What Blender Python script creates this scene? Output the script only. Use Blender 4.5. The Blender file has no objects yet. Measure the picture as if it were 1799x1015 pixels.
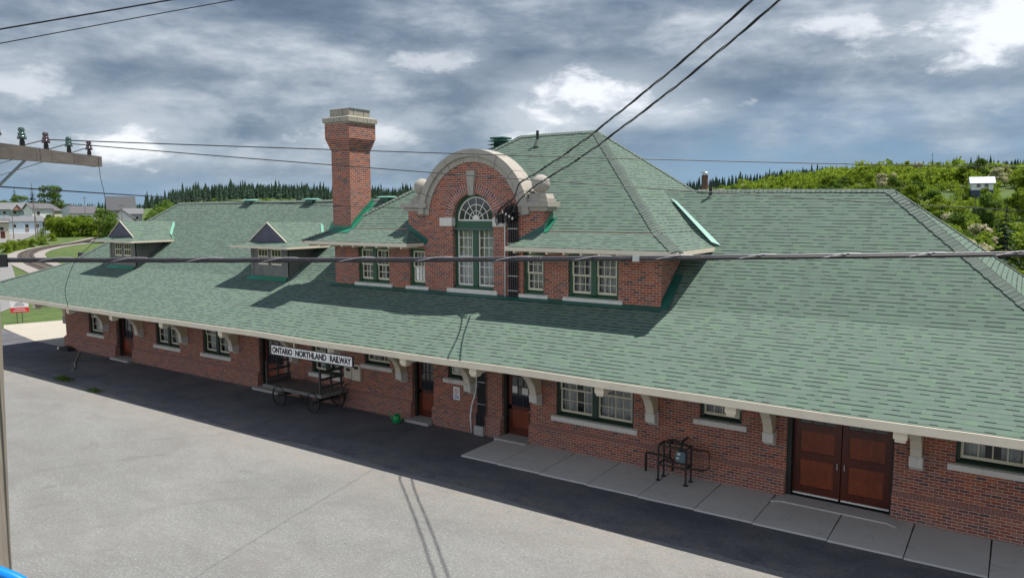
import bpy, bmesh, math, random
import numpy as np
from mathutils import Vector, Matrix
from mathutils.geometry import tessellate_polygon
R = math.radians
random.seed(7)
sc = bpy.context.scene

# ------------------------------------------------------------------ camera
cam_d = bpy.data.cameras.new("camera"); cam = bpy.data.objects.new("camera", cam_d)
sc.collection.objects.link(cam); sc.camera = cam
cam_d.sensor_width = 36; cam_d.lens = 36 * 1311.8 / 1799.0
cam_d.clip_start = 0.1; cam_d.clip_end = 6000
cam.location = (0, 0, 8)
cam.rotation_euler = (Matrix.Rotation(R(34.5), 3, 'Z') @ Matrix.Rotation(math.pi/2 - R(6.06), 3, 'X')
                      @ Matrix.Rotation(R(-0.2), 3, 'Z')).to_euler()

# ------------------------------------------------------------------ node helper
class NT:
    def __init__(s, tree): s.t = tree; s.n = tree.nodes; s.l = tree.links
    def new(s, typ, **kw):
        n = s.n.new(typ)
        for k, v in kw.items(): setattr(n, k, v)
        return n
    def put(s, sock, v):
        if v is None: return
        if isinstance(v, bpy.types.NodeSocket): s.l.new(v, sock)
        elif hasattr(sock, 'default_value'):
            try: sock.default_value = v
            except Exception:
                sock.default_value = (*v, 1) if len(v) == 3 else v[:3]
    def m(s, op, a=None, b=None, c=None, clamp=False):
        n = s.new('ShaderNodeMath', operation=op, use_clamp=clamp)
        for i, v in enumerate((a, b, c)): s.put(n.inputs[i], v)
        return n.outputs[0]
    def vm(s, op, a=None, b=None):
        n = s.new('ShaderNodeVectorMath', operation=op)
        s.put(n.inputs[0], a); s.put(n.inputs[1], b)
        return n.outputs['Value'] if op in ('DOT_PRODUCT', 'LENGTH') else n.outputs[0]
    def mix(s, f, a, b, blend='MIX'):
        n = s.new('ShaderNodeMix', data_type='RGBA', blend_type=blend)
        s.put(n.inputs['Factor'], f); s.put(n.inputs[6], a); s.put(n.inputs[7], b)
        return n.outputs[2]
    def comb(s, x=0, y=0, z=0):
        n = s.new('ShaderNodeCombineXYZ')
        for i, v in enumerate((x, y, z)): s.put(n.inputs[i], v)
        return n.outputs[0]
    def sep(s, v):
        n = s.new('ShaderNodeSeparateXYZ'); s.put(n.inputs[0], v); return n.outputs
    def noise(s, vec, scale, detail=3, rough=.5, dist=0, out=0):
        n = s.new('ShaderNodeTexNoise'); s.put(n.inputs['Vector'], vec)
        n.inputs['Scale'].default_value = scale; n.inputs['Detail'].default_value = detail
        n.inputs['Roughness'].default_value = rough; n.inputs['Distortion'].default_value = dist
        return n.outputs[out]
    def white(s, vec, dim='3D'):
        n = s.new('ShaderNodeTexWhiteNoise', noise_dimensions=dim)
        s.put(n.inputs['Vector'], vec); return n.outputs['Value']
    def ramp(s, f, stops):
        n = s.new('ShaderNodeValToRGB'); s.put(n.inputs[0], f); e = n.color_ramp.elements
        while len(e) < len(stops): e.new(.5)
        for i, (p, c) in enumerate(stops):
            e[i].position = p; e[i].color = (*c, 1) if len(c) == 3 else c
        return n.outputs[0]
    def mr(s, v, a, b, c=0, d=1, smooth=False):
        n = s.new('ShaderNodeMapRange', clamp=True)
        if smooth: n.interpolation_type = 'SMOOTHSTEP'
        s.put(n.inputs[0], v)
        for i, x in enumerate((a, b, c, d)): n.inputs[1+i].default_value = x
        return n.outputs[0]

# ------------------------------------------------------------------ world: nishita + broken cloud layer
SUN = Vector((0.31, 0.28, 1.0)).normalized()
w = bpy.data.worlds.new("World"); sc.world = w; w.use_nodes = True
N = NT(w.node_tree)
for n in list(N.n): N.n.remove(n)
sky = N.new('ShaderNodeTexSky', sky_type='NISHITA'); sky.sun_disc = False
sky.sun_elevation = math.asin(SUN.z); sky.sun_rotation = math.atan2(SUN.x, SUN.y)
sky.air_density = 1.2; sky.dust_density = .6; sky.ozone_density = 1.5
tc = N.new('ShaderNodeTexCoord'); d = N.vm('NORMALIZE', tc.outputs['Generated'])
x, y, z = N.sep(d)[:3]
zz = N.m('ADD', N.m('MAXIMUM', z, 0), .10)
pl = N.comb(N.m('DIVIDE', x, zz), N.m('DIVIDE', y, zz), 0)
az = N.m('MULTIPLY', N.m('ARCTAN2', x, y), 57.2958)
el = N.m('MULTIPLY', N.m('ARCSINE', z), 57.2958)
big = N.noise(pl, .42, 5, .5, .3)
det = N.noise(pl, 1.5, 7, .55, .3)
ae = N.comb(N.m('MULTIPLY', az, .036), N.m('MULTIPLY', el, .22), 1.7)
soft = N.noise(ae, .95, 6, .50, .3)
puff = N.noise(N.comb(N.m('MULTIPLY', az, .10), N.m('MULTIPLY', el, .24), 3.3), 1.0, 9, .56, .2)
v = N.m('ADD', N.m('MULTIPLY', big, .10), N.m('ADD', N.m('MULTIPLY', N.noise(N.comb(N.m('MULTIPLY', az, .10), N.m('MULTIPLY', el, .26), 5.1), 2.4, 9, .6, .2), .18), N.m('ADD', N.m('MULTIPLY', soft, .42), N.m('MULTIPLY', puff, .30))))
dirty = N.ramp(v, [(.40, (.125, .175, .245)), (.455, (.180, .238, .315)), (.495, (.265, .325, .40)), (.535, (.40, .455, .52)), (.60, (.70, .75, .80))])
low = N.mr(el, 10.5, 2.0, 0, 1, True)
right = N.mr(az, -32, -16, .30, 1.0, True)
lowf = N.m('MULTIPLY', low, N.m('MULTIPLY', right, N.mr(puff, .66, .46, .45, 1)))
haze = N.mix(N.mr(el, 0, 10), (.26, .43, .62, 1), (.15, .275, .44, 1))
cloud = N.mix(lowf, dirty, haze)
mid_ = N.m('MULTIPLY', N.m('MULTIPLY', N.mr(el, 2.5, 4.5, 0, 1, True), N.mr(el, 9.5, 6.5, 0, 1, True)), N.m('MULTIPLY', N.mr(az, -26, -36, 0, 1, True), N.mr(puff, .44, .58, 0, .55)))
cloud = N.mix(mid_, cloud, (.60, .65, .71, 1))
strip_ = N.m('MULTIPLY', N.mr(el, 3.2, .6, 0, 1, True), .75)
cloud = N.mix(strip_, cloud, (.25, .42, .60, 1))
jag = N.noise(N.comb(N.m('MULTIPLY', az, .10), N.m('MULTIPLY', el, .22), 9.1), 2.6, 10, .60, .25)
jag = N.m('ADD', N.m('MULTIPLY', N.m('SUBTRACT', jag, .5), 4.6), N.m('MULTIPLY', N.m('SUBTRACT', puff, .5), 2.6))
def blob(a0, e0, sa, se, g=1.0):
    da = N.m('DIVIDE', N.m('SUBTRACT', az, a0), sa); de = N.m('DIVIDE', N.m('SUBTRACT', el, e0), se)
    r = N.m('SQRT', N.m('ADD', N.m('MULTIPLY', da, da), N.m('MULTIPLY', de, de)))
    core = N.mr(N.m('ADD', r, jag), 1.3, .15, 0, g, True)
    halo = N.mr(N.m('ADD', r, N.m('MULTIPLY', N.m('SUBTRACT', soft, .5), 3.0)), 2.4, .6, 0, .45*g, True)
    return core, halo
openings = halos = None
for b in [(-28.4, 8.5, 4.4, 1.3, 1), (-32.4, 6.8, 2.6, 1.7, 1), (-25.0, 7.5, 4.0, .9, .9), (-61.4, 4.4, 3.0, 1.1, 1), (-2.2, 11.6, 4.0, 1.9, 1), (-11.5, 12.4, 3.0, .6, .7), (-40.5, 10.7, 3.0, .7, .5), (-45.5, 5.6, 3.6, .9, .6), (-67.0, 7.9, 2.6, .9, .5)]:
    o, h_ = blob(*b); openings = o if openings is None else N.m('MAXIMUM', openings, o); halos = h_ if halos is None else N.m('MAXIMUM', halos, h_)
cloud = N.mix(halos, cloud, (.68, .74, .80, 1))
cloud = N.mix(N.m('MULTIPLY', openings, .95), cloud, (1.03, 1.05, 1.08, 1))
cloud = N.mix(N.mr(el, 15, 34, 0, .92, True), cloud, (.085, .155, .300, 1))  # unseen upper sky darkened and blued to deepen shade on the roofs
# unseen sky behind the viewer, brightened as added fill light for the facade
back_fill = N.m('MULTIPLY', N.mr(y, .05, -.45, 0, 1, True), N.mr(el, 60, 20, .25, 1, True))
cloud = N.mix(back_fill, cloud, (.82, .88, .98, 1))
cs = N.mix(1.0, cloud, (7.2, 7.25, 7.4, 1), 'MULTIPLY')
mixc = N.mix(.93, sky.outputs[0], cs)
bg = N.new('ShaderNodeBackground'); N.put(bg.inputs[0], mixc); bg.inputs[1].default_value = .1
N.l.new(bg.outputs[0], N.new('ShaderNodeOutputWorld').inputs[0])

# ------------------------------------------------------------------ sun and exposure
sd = bpy.data.lights.new("sun", 'SUN'); sd.energy = 4.8; sd.angle = R(.55); sd.color = (1, .955, .88)
sun = bpy.data.objects.new("sun", sd); sc.collection.objects.link(sun)
sun.rotation_euler = SUN.to_track_quat('Z', 'Y').to_euler(); sun.location = (0, 0, 60)
sc.view_settings.view_transform = 'Standard'; sc.view_settings.look = 'None'
sc.view_settings.exposure = 0.45; sc.view_settings.gamma = 1.0
sc.render.engine = 'CYCLES'; sc.cycles.max_bounces = 5; sc.cycles.diffuse_bounces = 3
sc.cycles.transparent_max_bounces = 8; sc.cycles.caustics_reflective = False; sc.cycles.caustics_refractive = False

# ------------------------------------------------------------------ materials
def mat(name, fn=None, base=(.5, .5, .5), rough=.7, metal=0, spec=.5, bump=None):
    m = bpy.data.materials.new(name); m.use_nodes = True
    N = NT(m.node_tree); b = N.n['Principled BSDF']
    b.inputs['Base Color'].default_value = (*base, 1); b.inputs['Roughness'].default_value = rough
    b.inputs['Metallic'].default_value = metal; b.inputs['Specular IOR Level'].default_value = spec
    if fn: fn(N, b)
    return m
def bumpn(N, b, h, dist=.01, strength=.6):
    n = N.new('ShaderNodeBump'); n.inputs['Distance'].default_value = dist; n.inputs['Strength'].default_value = strength
    N.put(n.inputs['Height'], h); N.l.new(n.outputs[0], b.inputs['Normal'])
def uvn(N):
    return N.new('ShaderNodeUVMap', uv_map='uv').outputs[0]
def posn(N):
    return N.new('ShaderNodeNewGeometry').outputs['Position']

def painted(c, rough=.55, wear=.10, scale=3.0):
    def f(N, b):
        p = posn(N)
        n1 = N.noise(p, scale, 6, .6); n2 = N.noise(p, scale*9, 3, .6)
        k = N.mr(n1, .35, .75, 0, 1)
        col = N.mix(N.m('MULTIPLY', k, wear*3), (*c, 1), (*[v*.66 for v in c], 1))
        col = N.mix(N.mr(n2, .55, .8, 0, .35), col, (*[min(1, v*1.12) for v in c], 1))
        N.put(b.inputs['Base Color'], col); bumpn(N, b, n2, .004, .25)
    return mat('paint', f, rough=rough)

def brick_fn(N, b, dark=0.0):
    uv = uvn(N); s = N.sep(uv); u, v = s[0], s[1]
    BW, BH = .222, .0785
    jit = N.m('MULTIPLY', N.m('SUBTRACT', N.noise(uv, 1.2, 2), .5), .010)
    v2 = N.m('ADD', v, jit)
    row = N.m('FLOOR', N.m('DIVIDE', v2, BH))
    uo = N.m('ADD', u, N.m('MULTIPLY', N.m('MODULO', N.m('ABSOLUTE', row), 2), BW/2))
    colm = N.m('FLOOR', N.m('DIVIDE', uo, BW))
    fu = N.m('FRACT', N.m('DIVIDE', uo, BW)); fv = N.m('FRACT', N.m('DIVIDE', v2, BH))
    wig = N.m('MULTIPLY', N.noise(uv, 60, 2), .10)
    mu = N.m('GREATER_THAN', N.m('ABSOLUTE', N.m('SUBTRACT', fu, .5)), N.m('SUBTRACT', .515, wig))
    mu = N.m('GREATER_THAN', N.m('ABSOLUTE', N.m('SUBTRACT', fu, .5)), .472)
    mv = N.m('GREATER_THAN', N.m('ADD', N.m('ABSOLUTE', N.m('SUBTRACT', fv, .5)), N.m('MULTIPLY', N.m('SUBTRACT', wig, .05), .8)), .415)
    mort = N.m('MULTIPLY', N.m('MAXIMUM', mu, mv), .88)
    r1 = N.white(N.comb(colm, row, 1)); r2 = N.white(N.comb(colm, row, 7))
    big = N.noise(uv, .55, 4, .6)
    c = N.ramp(r1, [(0, (.085, .042, .048)), (.10, (.15, .058, .055)), (.26, (.24, .062, .036)), (.62, (.33, .080, .039)), (.9, (.42, .118, .050)), (1, (.26, .10, .06))])
    c = N.mix(N.mr(big, .40, .64, 0, .38), c, (.20, .078, .075, 1))
    c = N.mix(N.m('MULTIPLY', N.mr(r2, .7, 1), .30), c, (.30, .22, .19, 1))
    grime = N.noise(posn(N), 7, 6, .65)
    c = N.mix(N.mr(grime, .5, .8, 0, .45), c, (.085, .062, .060, 1))
    zz_ = N.sep(posn(N))[2]; damp = N.m('MULTIPLY', N.mr(zz_, .75, .0), N.mr(N.noise(posn(N), 1.1, 5, .7), .3, .6)); c = N.mix(N.m('MULTIPLY', damp, .45), c, (.13, .085, .085, 1))
    mcol = N.mix(grime, (.36, .31, .265, 1), (.64, .57, .48, 1))
    c = N.mix(mort, c, mcol)
    N.put(b.inputs['Base Color'], c); b.inputs['Roughness'].default_value = .9
    bumpn(N, b, N.m('ADD', N.m('MULTIPLY', mort, -1), N.m('MULTIPLY', grime, .5)), .006, .6)
M = {}
M['brick'] = mat('brick', brick_fn)

def shingle_fn(N, b):
    uv = uvn(N); s = N.sep(uv); u, v = s[0], s[1]
    EX = .150
    wob = N.m('MULTIPLY', N.m('SUBTRACT', N.noise(uv, .25, 1), .5), .03)
    v2 = N.m('ADD', v, wob)
    row = N.m('FLOOR', N.m('DIVIDE', v2, EX)); fv = N.m('FRACT', N.m('DIVIDE', v2, EX))
    ro = N.m('MULTIPLY', N.white(N.comb(row, 3, 0)), 7.0)
    # two overlaid random tab rhythms give uneven tab lengths
    ua = N.m('ADD', u, ro)
    ua = N.m('ADD', ua, N.m('MULTIPLY', N.m('SUBTRACT', N.noise(N.comb(N.m('MULTIPLY', u, 1.4), N.m('MULTIPLY', row, 5.3), 0), 1, 1), .5), .35))
    ca = N.m('FLOOR', N.m('DIVIDE', ua, .19)); cb = N.m('FLOOR', N.m('DIVIDE', N.m('ADD', ua, .1), .17))
    ra = N.white(N.comb(ca, row, 2)); rb = N.white(N.comb(cb, row, 9)); rc = N.white(N.comb(ca, row, 5))
    tab = N.m('GREATER_THAN', ra, .46)                          # raised laminated tab
    col = N.ramp(rc, [(0, (.096, .156, .116)), (.3, (.118, .168, .138)), (.55, (.104, .176, .118)), (.8, (.122, .164, .144)), (1, (.122, .200, .124))])
    col = N.mix(N.m('MULTIPLY', rb, .38), col, (.112, .140, .128, 1))
    col = N.mix(N.m('MULTIPLY', N.noise(uv, .28, 3, .6), .42), col, (.110, .148, .122, 1))
    gr = N.noise(uv, 95, 3, .7)
    col = N.mix(N.mr(gr, .42, .72, 0, .4), col, (.165, .215, .168, 1))
    streak = N.noise(N.comb(N.m('MULTIPLY', u, 1.3), N.m('MULTIPLY', v, .22), 0), 1.4, 6, .7)
    col = N.mix(N.mr(streak, .50, .70, 0, .42), col, (.085, .105, .092, 1))
    # printed granule band plus painted shadow under raised tabs, faint painted edge shadow everywhere
    lin = N.m('MULTIPLY', N.m('LESS_THAN', fv, .215), tab)
    lin2 = N.m('MULTIPLY', N.m('LESS_THAN', fv, .10), .55)
    k = N.m('MAXIMUM', N.m('MULTIPLY', lin, .93), lin2)
    col = N.mix(k, col, (.010, .018, .020, 1))
    N.put(b.inputs['Base Color'], col); b.inputs['Roughness'].default_value = .93
    b.inputs['Specular IOR Level'].default_value = .25
    h = N.m('ADD', N.m('MULTIPLY', fv, -.8), N.m('ADD', N.m('MULTIPLY', tab, .35), N.m('MULTIPLY', gr, .35)))
    bumpn(N, b, h, .010, .5)
M['shingle'] = mat('roof shingles', shingle_fn)

def cap_fn(N, b):
    uv = uvn(N); s = N.sep(uv); v = s[1]
    q = N.m('DIVIDE', v, .15); row = N.m('FLOOR', q); f = N.m('FRACT', q)
    r = N.white(N.comb(row, 1, 0))
    col = N.ramp(r, [(0, (.095, .125, .108)), (1, (.135, .172, .142))])
    col = N.mix(N.mr(N.noise(uv, 60, 3, .7), .4, .7, 0, .4), col, (.165, .20, .17, 1))
    col = N.mix(N.m('MULTIPLY', N.m('LESS_THAN', f, .16), .7), col, (.03, .045, .042, 1))
    N.put(b.inputs['Base Color'], col); b.inputs['Roughness'].default_value = .95
    bumpn(N, b, N.m('MULTIPLY', f, -1), .012, .6)
M['cap'] = mat('hip cap shingles', cap_fn)

M['cream'] = painted((.72, .64, .51), .5, .12)
M['sash'] = painted((.66, .62, .47), .5, .05)
M['white'] = painted((.72, .70, .64), .5, .07)
M['tan'] = painted((.62, .52, .34), .6, .08)
M['greenshade'] = painted((.012, .040, .026), .5, .10)  # ground-floor frame green, darkened: shade under the eave put into the colour
M['green'] = painted((.020, .088, .046), .45, .10)
M['flash'] = painted((.025, .200, .120), .38, .10, 1.5)
M['dkflash'] = painted((.015, .105, .080), .45, .15, 1.5)
M['soffit'] = painted((.20, .17, .12), .8, .1)
M['black'] = mat('black rubber', base=(.014, .014, .018), rough=.45)
M['iron'] = mat('iron', lambda N, b: (N.put(b.inputs['Base Color'], N.mix(N.noise(posn(N), 9, 5, .6), (.018, .020, .024, 1), (.060, .052, .046, 1)))), rough=.55, metal=.35)
M['copper'] = mat('rust', lambda N, b: N.put(b.inputs['Base Color'], N.mix(N.noise(posn(N), 6, 5, .6), (.05, .035, .03, 1), (.20, .085, .05, 1))), rough=.7)
M['steel'] = mat('galvanised', base=(.55, .56, .57), rough=.35, metal=.8)
M['pipewhite'] = mat('white pipe', base=(.72, .73, .74), rough=.4)
def stone_fn(c1, c2, sc_=1.5):
    def f(N, b):
        p = posn(N); n = N.noise(p, sc_, 6, .65); n2 = N.noise(p, 40, 4, .7)
        streak = N.noise(N.vm('MULTIPLY', p, (2.2, 2.2, .5)), 3, 5, .7)
        c = N.mix(n, (*c1, 1), (*c2, 1)); c = N.mix(N.mr(streak, .52, .78, 0, .5), c, (*[v*.45 for v in c1], 1))
        c = N.mix(N.mr(n2, .5, .8, 0, .3), c, (*[min(1, v*1.15) for v in c2], 1))
        N.put(b.inputs['Base Color'], c); b.inputs['Roughness'].default_value = .85
        bumpn(N, b, n2, .006, .35)
    return f
M['stone'] = mat('cast stone', stone_fn((.30, .27, .23), (.44, .41, .36)))
M['stonedk'] = mat('weathered stone', stone_fn((.22, .21, .17), (.44, .40, .33), 2.5))
M['joint'] = mat('mortar joint', base=(.62, .56, .52), rough=.95)
M['sill'] = mat('sill stone', stone_fn((.60, .57, .52), (.74, .71, .65)))
M['concstep'] = mat('step concrete', stone_fn((.28, .27, .26), (.44, .43, .41)))
def wood_fn(c1, c2, ax=(1, 1, 12)):
    def f(N, b):
        p = N.vm('MULTIPLY', posn(N), ax); n = N.noise(p, 2.5, 6, .65, .6); n2 = N.noise(posn(N), 1.1, 4)
        c = N.mix(n, (*c1, 1), (*c2, 1)); c = N.mix(N.mr(n2, .45, .7, 0, .5), c, (*[v*.5 for v in c1], 1))
        N.put(b.inputs['Base Color'], c); bumpn(N, b, n, .004, .4)
    return f
M['door'] = mat('door wood', wood_fn((.045, .009, .005), (.135, .026, .010), (6, 6, .8)), rough=.38)
M['doorpanel'] = mat('door panel wood', wood_fn((.075, .014, .006), (.34, .070, .018), (4, 4, 1.2)), rough=.42)
M['doorframe'] = mat('dark door frame', wood_fn((.012, .014, .012), (.035, .03, .024), (6, 6, .8)), rough=.6)
M['greywood'] = mat('grey wood', wood_fn((.10, .105, .10), (.26, .26, .24), (9, 9, .7)), rough=.85)
M['dkwood'] = mat('dark wood', wood_fn((.030, .030, .030), (.095, .088, .080), (1, 9, 9)), rough=.8)
M['deck'] = mat('deck planks', wood_fn((.075, .065, .055), (.19, .165, .14), (1, 14, 1)), rough=.85)
M['polewood'] = mat('pole wood', wood_fn((.10, .082, .065), (.38, .33, .27), (14, 14, .5)), rough=.9)
M['armwood'] = mat('crossarm wood', wood_fn((.040, .034, .030), (.20, .17, .145), (1.2, 1.2, 16)), rough=.9)
M['scale'] = mat('gable shingles', stone_fn((.05, .052, .08), (.13, .13, .17), 3))

def glass_fn(N, b):
    lp = N.new('ShaderNodeBsdfTransparent'); g = N.new('ShaderNodeBsdfGlossy'); g.inputs['Roughness'].default_value = .04
    g.inputs['Color'].default_value = (.8, .85, .9, 1); lp.inputs['Color'].default_value = (.86, .89, .90, 1)
    fr = N.new('ShaderNodeFresnel'); fr.inputs[0].default_value = 1.5
    bn = N.new('ShaderNodeBump'); bn.inputs['Distance'].default_value = .02; bn.inputs['Strength'].default_value = .25
    N.put(bn.inputs['Height'], N.noise(posn(N), 2.5, 2)); N.l.new(bn.outputs[0], g.inputs['Normal'])
    mx = N.new('ShaderNodeMixShader'); N.l.new(fr.outputs[0], mx.inputs[0]); N.l.new(lp.outputs[0], mx.inputs[1]); N.l.new(g.outputs[0], mx.inputs[2])
    N.l.new(mx.outputs[0], N.n['Material Output'].inputs[0])
M['glass'] = mat('window glass', glass_fn)
M['darkglass'] = mat('dark glass', base=(.012, .016, .024), rough=.06, spec=.8)
def curtain_fn(N, b):
    p = posn(N); n = N.noise(N.vm('MULTIPLY', p, (14, 14, .6)), 1.6, 3, .6)
    c = N.mix(N.mr(n, .3, .6), (.30, .30, .28, 1), (.80, .80, .75, 1))
    N.put(b.inputs['Base Color'], c); bumpn(N, b, n, .05, .8)
M['curtain'] = mat('curtain cloth', curtain_fn, rough=.9)
M['room'] = mat('unlit room panel', base=(.018, .018, .022), rough=1)  # near-black panel behind the panes, the room's shade put into its colour
def lot_fn(N, b):
    p = posn(N)
    n1 = N.noise(p, .22, 7, .62, .8); n2 = N.noise(p, 2.4, 5, .65); n3 = N.noise(p, 11, 5, .85); n4 = N.noise(p, 22, 3, .8)
    sk = N.noise(N.vm('MULTIPLY', p, (.12, .75, 1)), 1.0, 5, .6, .4)
    c = N.mix(N.mr(n1, .35, .65), (.158, .162, .156, 1), (.212, .214, .205, 1))
    c = N.mix(N.mr(sk, .42, .62, 0, .3), c, (.238, .236, .224, 1))
    c = N.mix(N.mr(n2, .52, .7, 0, .25), c, (.15, .146, .143, 1))
    c = N.mix(N.mr(n3, .46, .66, 0, .60), c, (.095, .096, .094, 1))
    c = N.mix(N.mr(n4, .54, .68, 0, .75), c, (.46, .455, .43, 1))
    blot = N.noise(N.vm('MULTIPLY', p, (.5, .9, 1)), .9, 7, .68, 1.2)
    c = N.mix(N.mr(blot, .47, .62, 0, .42), c, (.165, .150, .142, 1))
    arc = N.vm('LENGTH', N.vm('ADD', p, N.vm('MULTIPLY', N.noise(p, .15, 3, .5, 0, 1), (3, 3, 0))))
    q_ = N.m('FRACT', N.m('MULTIPLY', arc, .55)); tr = N.m('MULTIPLY', N.mr(N.m('ABSOLUTE', N.m('SUBTRACT', q_, .5)), .10, .03), N.mr(N.noise(p, .35, 5, .7), .48, .62))
    c = N.mix(N.m('MULTIPLY', tr, .26), c, (.11, .105, .10, 1))
    oil = N.mr(N.noise(p, .75, 4, .6), .66, .73); c = N.mix(N.m('MULTIPLY', oil, .32), c, (.10, .095, .09, 1))
    crk = N.m('ABSOLUTE', N.m('SUBTRACT', N.noise(N.vm('MULTIPLY', p, (.35, 1, 1)), .42, 5, .55), .5)); c = N.mix(N.m('MULTIPLY', N.mr(crk, .0014, .0004), .30), c, (.09, .085, .08, 1))
    fr = N.m('MULTIPLY', N.mr(N.sep(p)[1], 13.8, 16.0), N.mr(n2, .35, .6)); c = N.mix(N.m('MULTIPLY', fr, .45), c, (.27, .235, .20, 1))
    N.put(b.inputs['Base Color'], c); b.inputs['Roughness'].default_value = .95
    bumpn(N, b, N.m('ADD', n3, n4), .012, .5)
M['lot'] = mat('parking lot', lot_fn)
def asphalt_fn(N, b):
    p = posn(N); n1 = N.noise(p, .5, 6, .65, .6); n2 = N.noise(p, 10, 5, .85); n3 = N.noise(p, 19, 3, .8)
    c = N.mix(N.mr(n1, .35, .7), (.070, .074, .090, 1), (.145, .140, .145, 1))
    y_ = N.sep(p)[1]
    dirt = N.m('MULTIPLY', N.mr(y_, 17.9, 16.3), N.mr(N.noise(p, 1.1, 6, .7), .35, .6))
    c = N.mix(N.m('MULTIPLY', dirt, .75), c, (.25, .22, .19, 1))
    c = N.mix(N.mr(n2, .48, .66, 0, .6), c, (.030, .031, .038, 1)); c = N.mix(N.mr(n3, .58, .70, 0, .7), c, (.25, .245, .25, 1))
    N.put(b.inputs['Base Color'], c); b.inputs['Roughness'].default_value = .92; bumpn(N, b, n2, .012, .5)
M['asphalt'] = mat('asphalt', asphalt_fn)
M['road'] = mat('grey road', stone_fn((.17, .168, .165), (.25, .245, .24), .3))
M['pad'] = mat('pale concrete', stone_fn((.36, .325, .27), (.45, .41, .345), .6))
def walk_fn(N, b):
    p = posn(N); n = N.noise(p, .8, 6, .65); n2 = N.noise(p, 30, 4, .7); st = N.noise(p, 2.2, 5, .7, .8)
    oi = N.new('ShaderNodeObjectInfo')
    c = N.mix(n, (.44, .435, .42, 1), (.60, .585, .56, 1)); c = N.mix(N.mr(st, .58, .72, 0, .55), c, (.22, .21, .21, 1))
    c = N.mix(N.mr(n2, .5, .8, 0, .3), c, (.30, .295, .285, 1)); c = N.mix(N.m('MULTIPLY', oi.outputs['Random'], .3), c, (.40, .39, .37, 1))
    N.put(b.inputs['Base Color'], c); b.inputs['Roughness'].default_value = .95; bumpn(N, b, n2, .006, .4)
M['walk'] = mat('sidewalk concrete', walk_fn)
def grass_fn(N, b):
    p = posn(N); n = N.noise(p, .035, 7, .65); n2 = N.noise(p, .9, 6, .7)
    c = N.mix(N.mr(n, .35, .65), (.045, .085, .016, 1), (.100, .150, .032, 1))
    c = N.mix(N.mr(n2, .45, .75, 0, .6), c, (.15, .17, .055, 1)); c = N.mix(N.mr(n2, .5, .3, 0, .6), c, (.030, .065, .014, 1))
    N.put(b.inputs['Base Color'], c); b.inputs['Roughness'].default_value = 1; bumpn(N, b, n2, .3, .5)
M['grass'] = mat('grass', grass_fn)
M['gravel'] = mat('ballast', stone_fn((.22, .20, .18), (.34, .31, .28), 3))
M['rail'] = mat('rail steel', base=(.085, .05, .035), rough=.5, metal=.5)
M['tie'] = mat('ties', base=(.16, .135, .115), rough=.9)
def leaf_mat(name, c1, c2, blossom=None, trans=.35, ns=.22):
    def f(N, b):
        oi = N.new('ShaderNodeObjectInfo'); p = posn(N); n = N.noise(p, ns, 3, .7); n2 = N.noise(p, 1.6, 2)
        wn = N.white(N.vm('FLOOR', N.vm('MULTIPLY', p, (3, 3, 3))))
        k = N.m('ADD', N.m('MULTIPLY', N.mr(n, .3, .7), .5), N.m('MULTIPLY', oi.outputs['Random'], .5))
        c = N.mix(k, (*c1, 1), (*c2, 1)); c = N.mix(N.mr(n2, .5, .75, 0, .4), c, (*[min(1, v*1.5) for v in c2], 1))
        if blossom: c = N.mix(N.m('GREATER_THAN', wn, .38), c, (*blossom, 1))
        N.put(b.inputs['Base Color'], c); b.inputs['Roughness'].default_value = .75; b.inputs['Specular IOR Level'].default_value = .2
        t = N.new('ShaderNodeBsdfTranslucent'); N.put(t.inputs[0], c)
        mx = N.new('ShaderNodeMixShader'); mx.inputs[0].default_value = trans
        N.l.new(b.outputs[0], mx.inputs[1]); N.l.new(t.outputs[0], mx.inputs[2]); N.l.new(mx.outputs[0], N.n['Material Output'].inputs[0])
    return mat(name, f)
M['leafbright'] = leaf_mat('bright leaves', (.140, .225, .018), (.250, .325, .034), trans=.5)
M['leafmid'] = leaf_mat('green leaves', (.075, .140, .022), (.135, .210, .034), trans=.45)
M['leafdark'] = leaf_mat('deep green leaves', (.028, .062, .018), (.055, .100, .026))
M['blossom'] = leaf_mat('blossoming branches', (.13, .19, .05), (.22, .28, .09), (.62, .56, .40))
M['brownleaf'] = leaf_mat('brown budding crown', (.12, .095, .055), (.20, .17, .09), (.30, .25, .18))
M['needle'] = leaf_mat('needles', (.016, .040, .020), (.034, .066, .030), trans=.1)
M['needlefar'] = leaf_mat('far needles', (.020, .045, .030), (.042, .075, .042), trans=.1, ns=.02)
M['bark'] = mat('bark', base=(.09, .07, .055), rough=.95)
def flat(c, r=.7): return mat('paint', base=c, rough=r)

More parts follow.
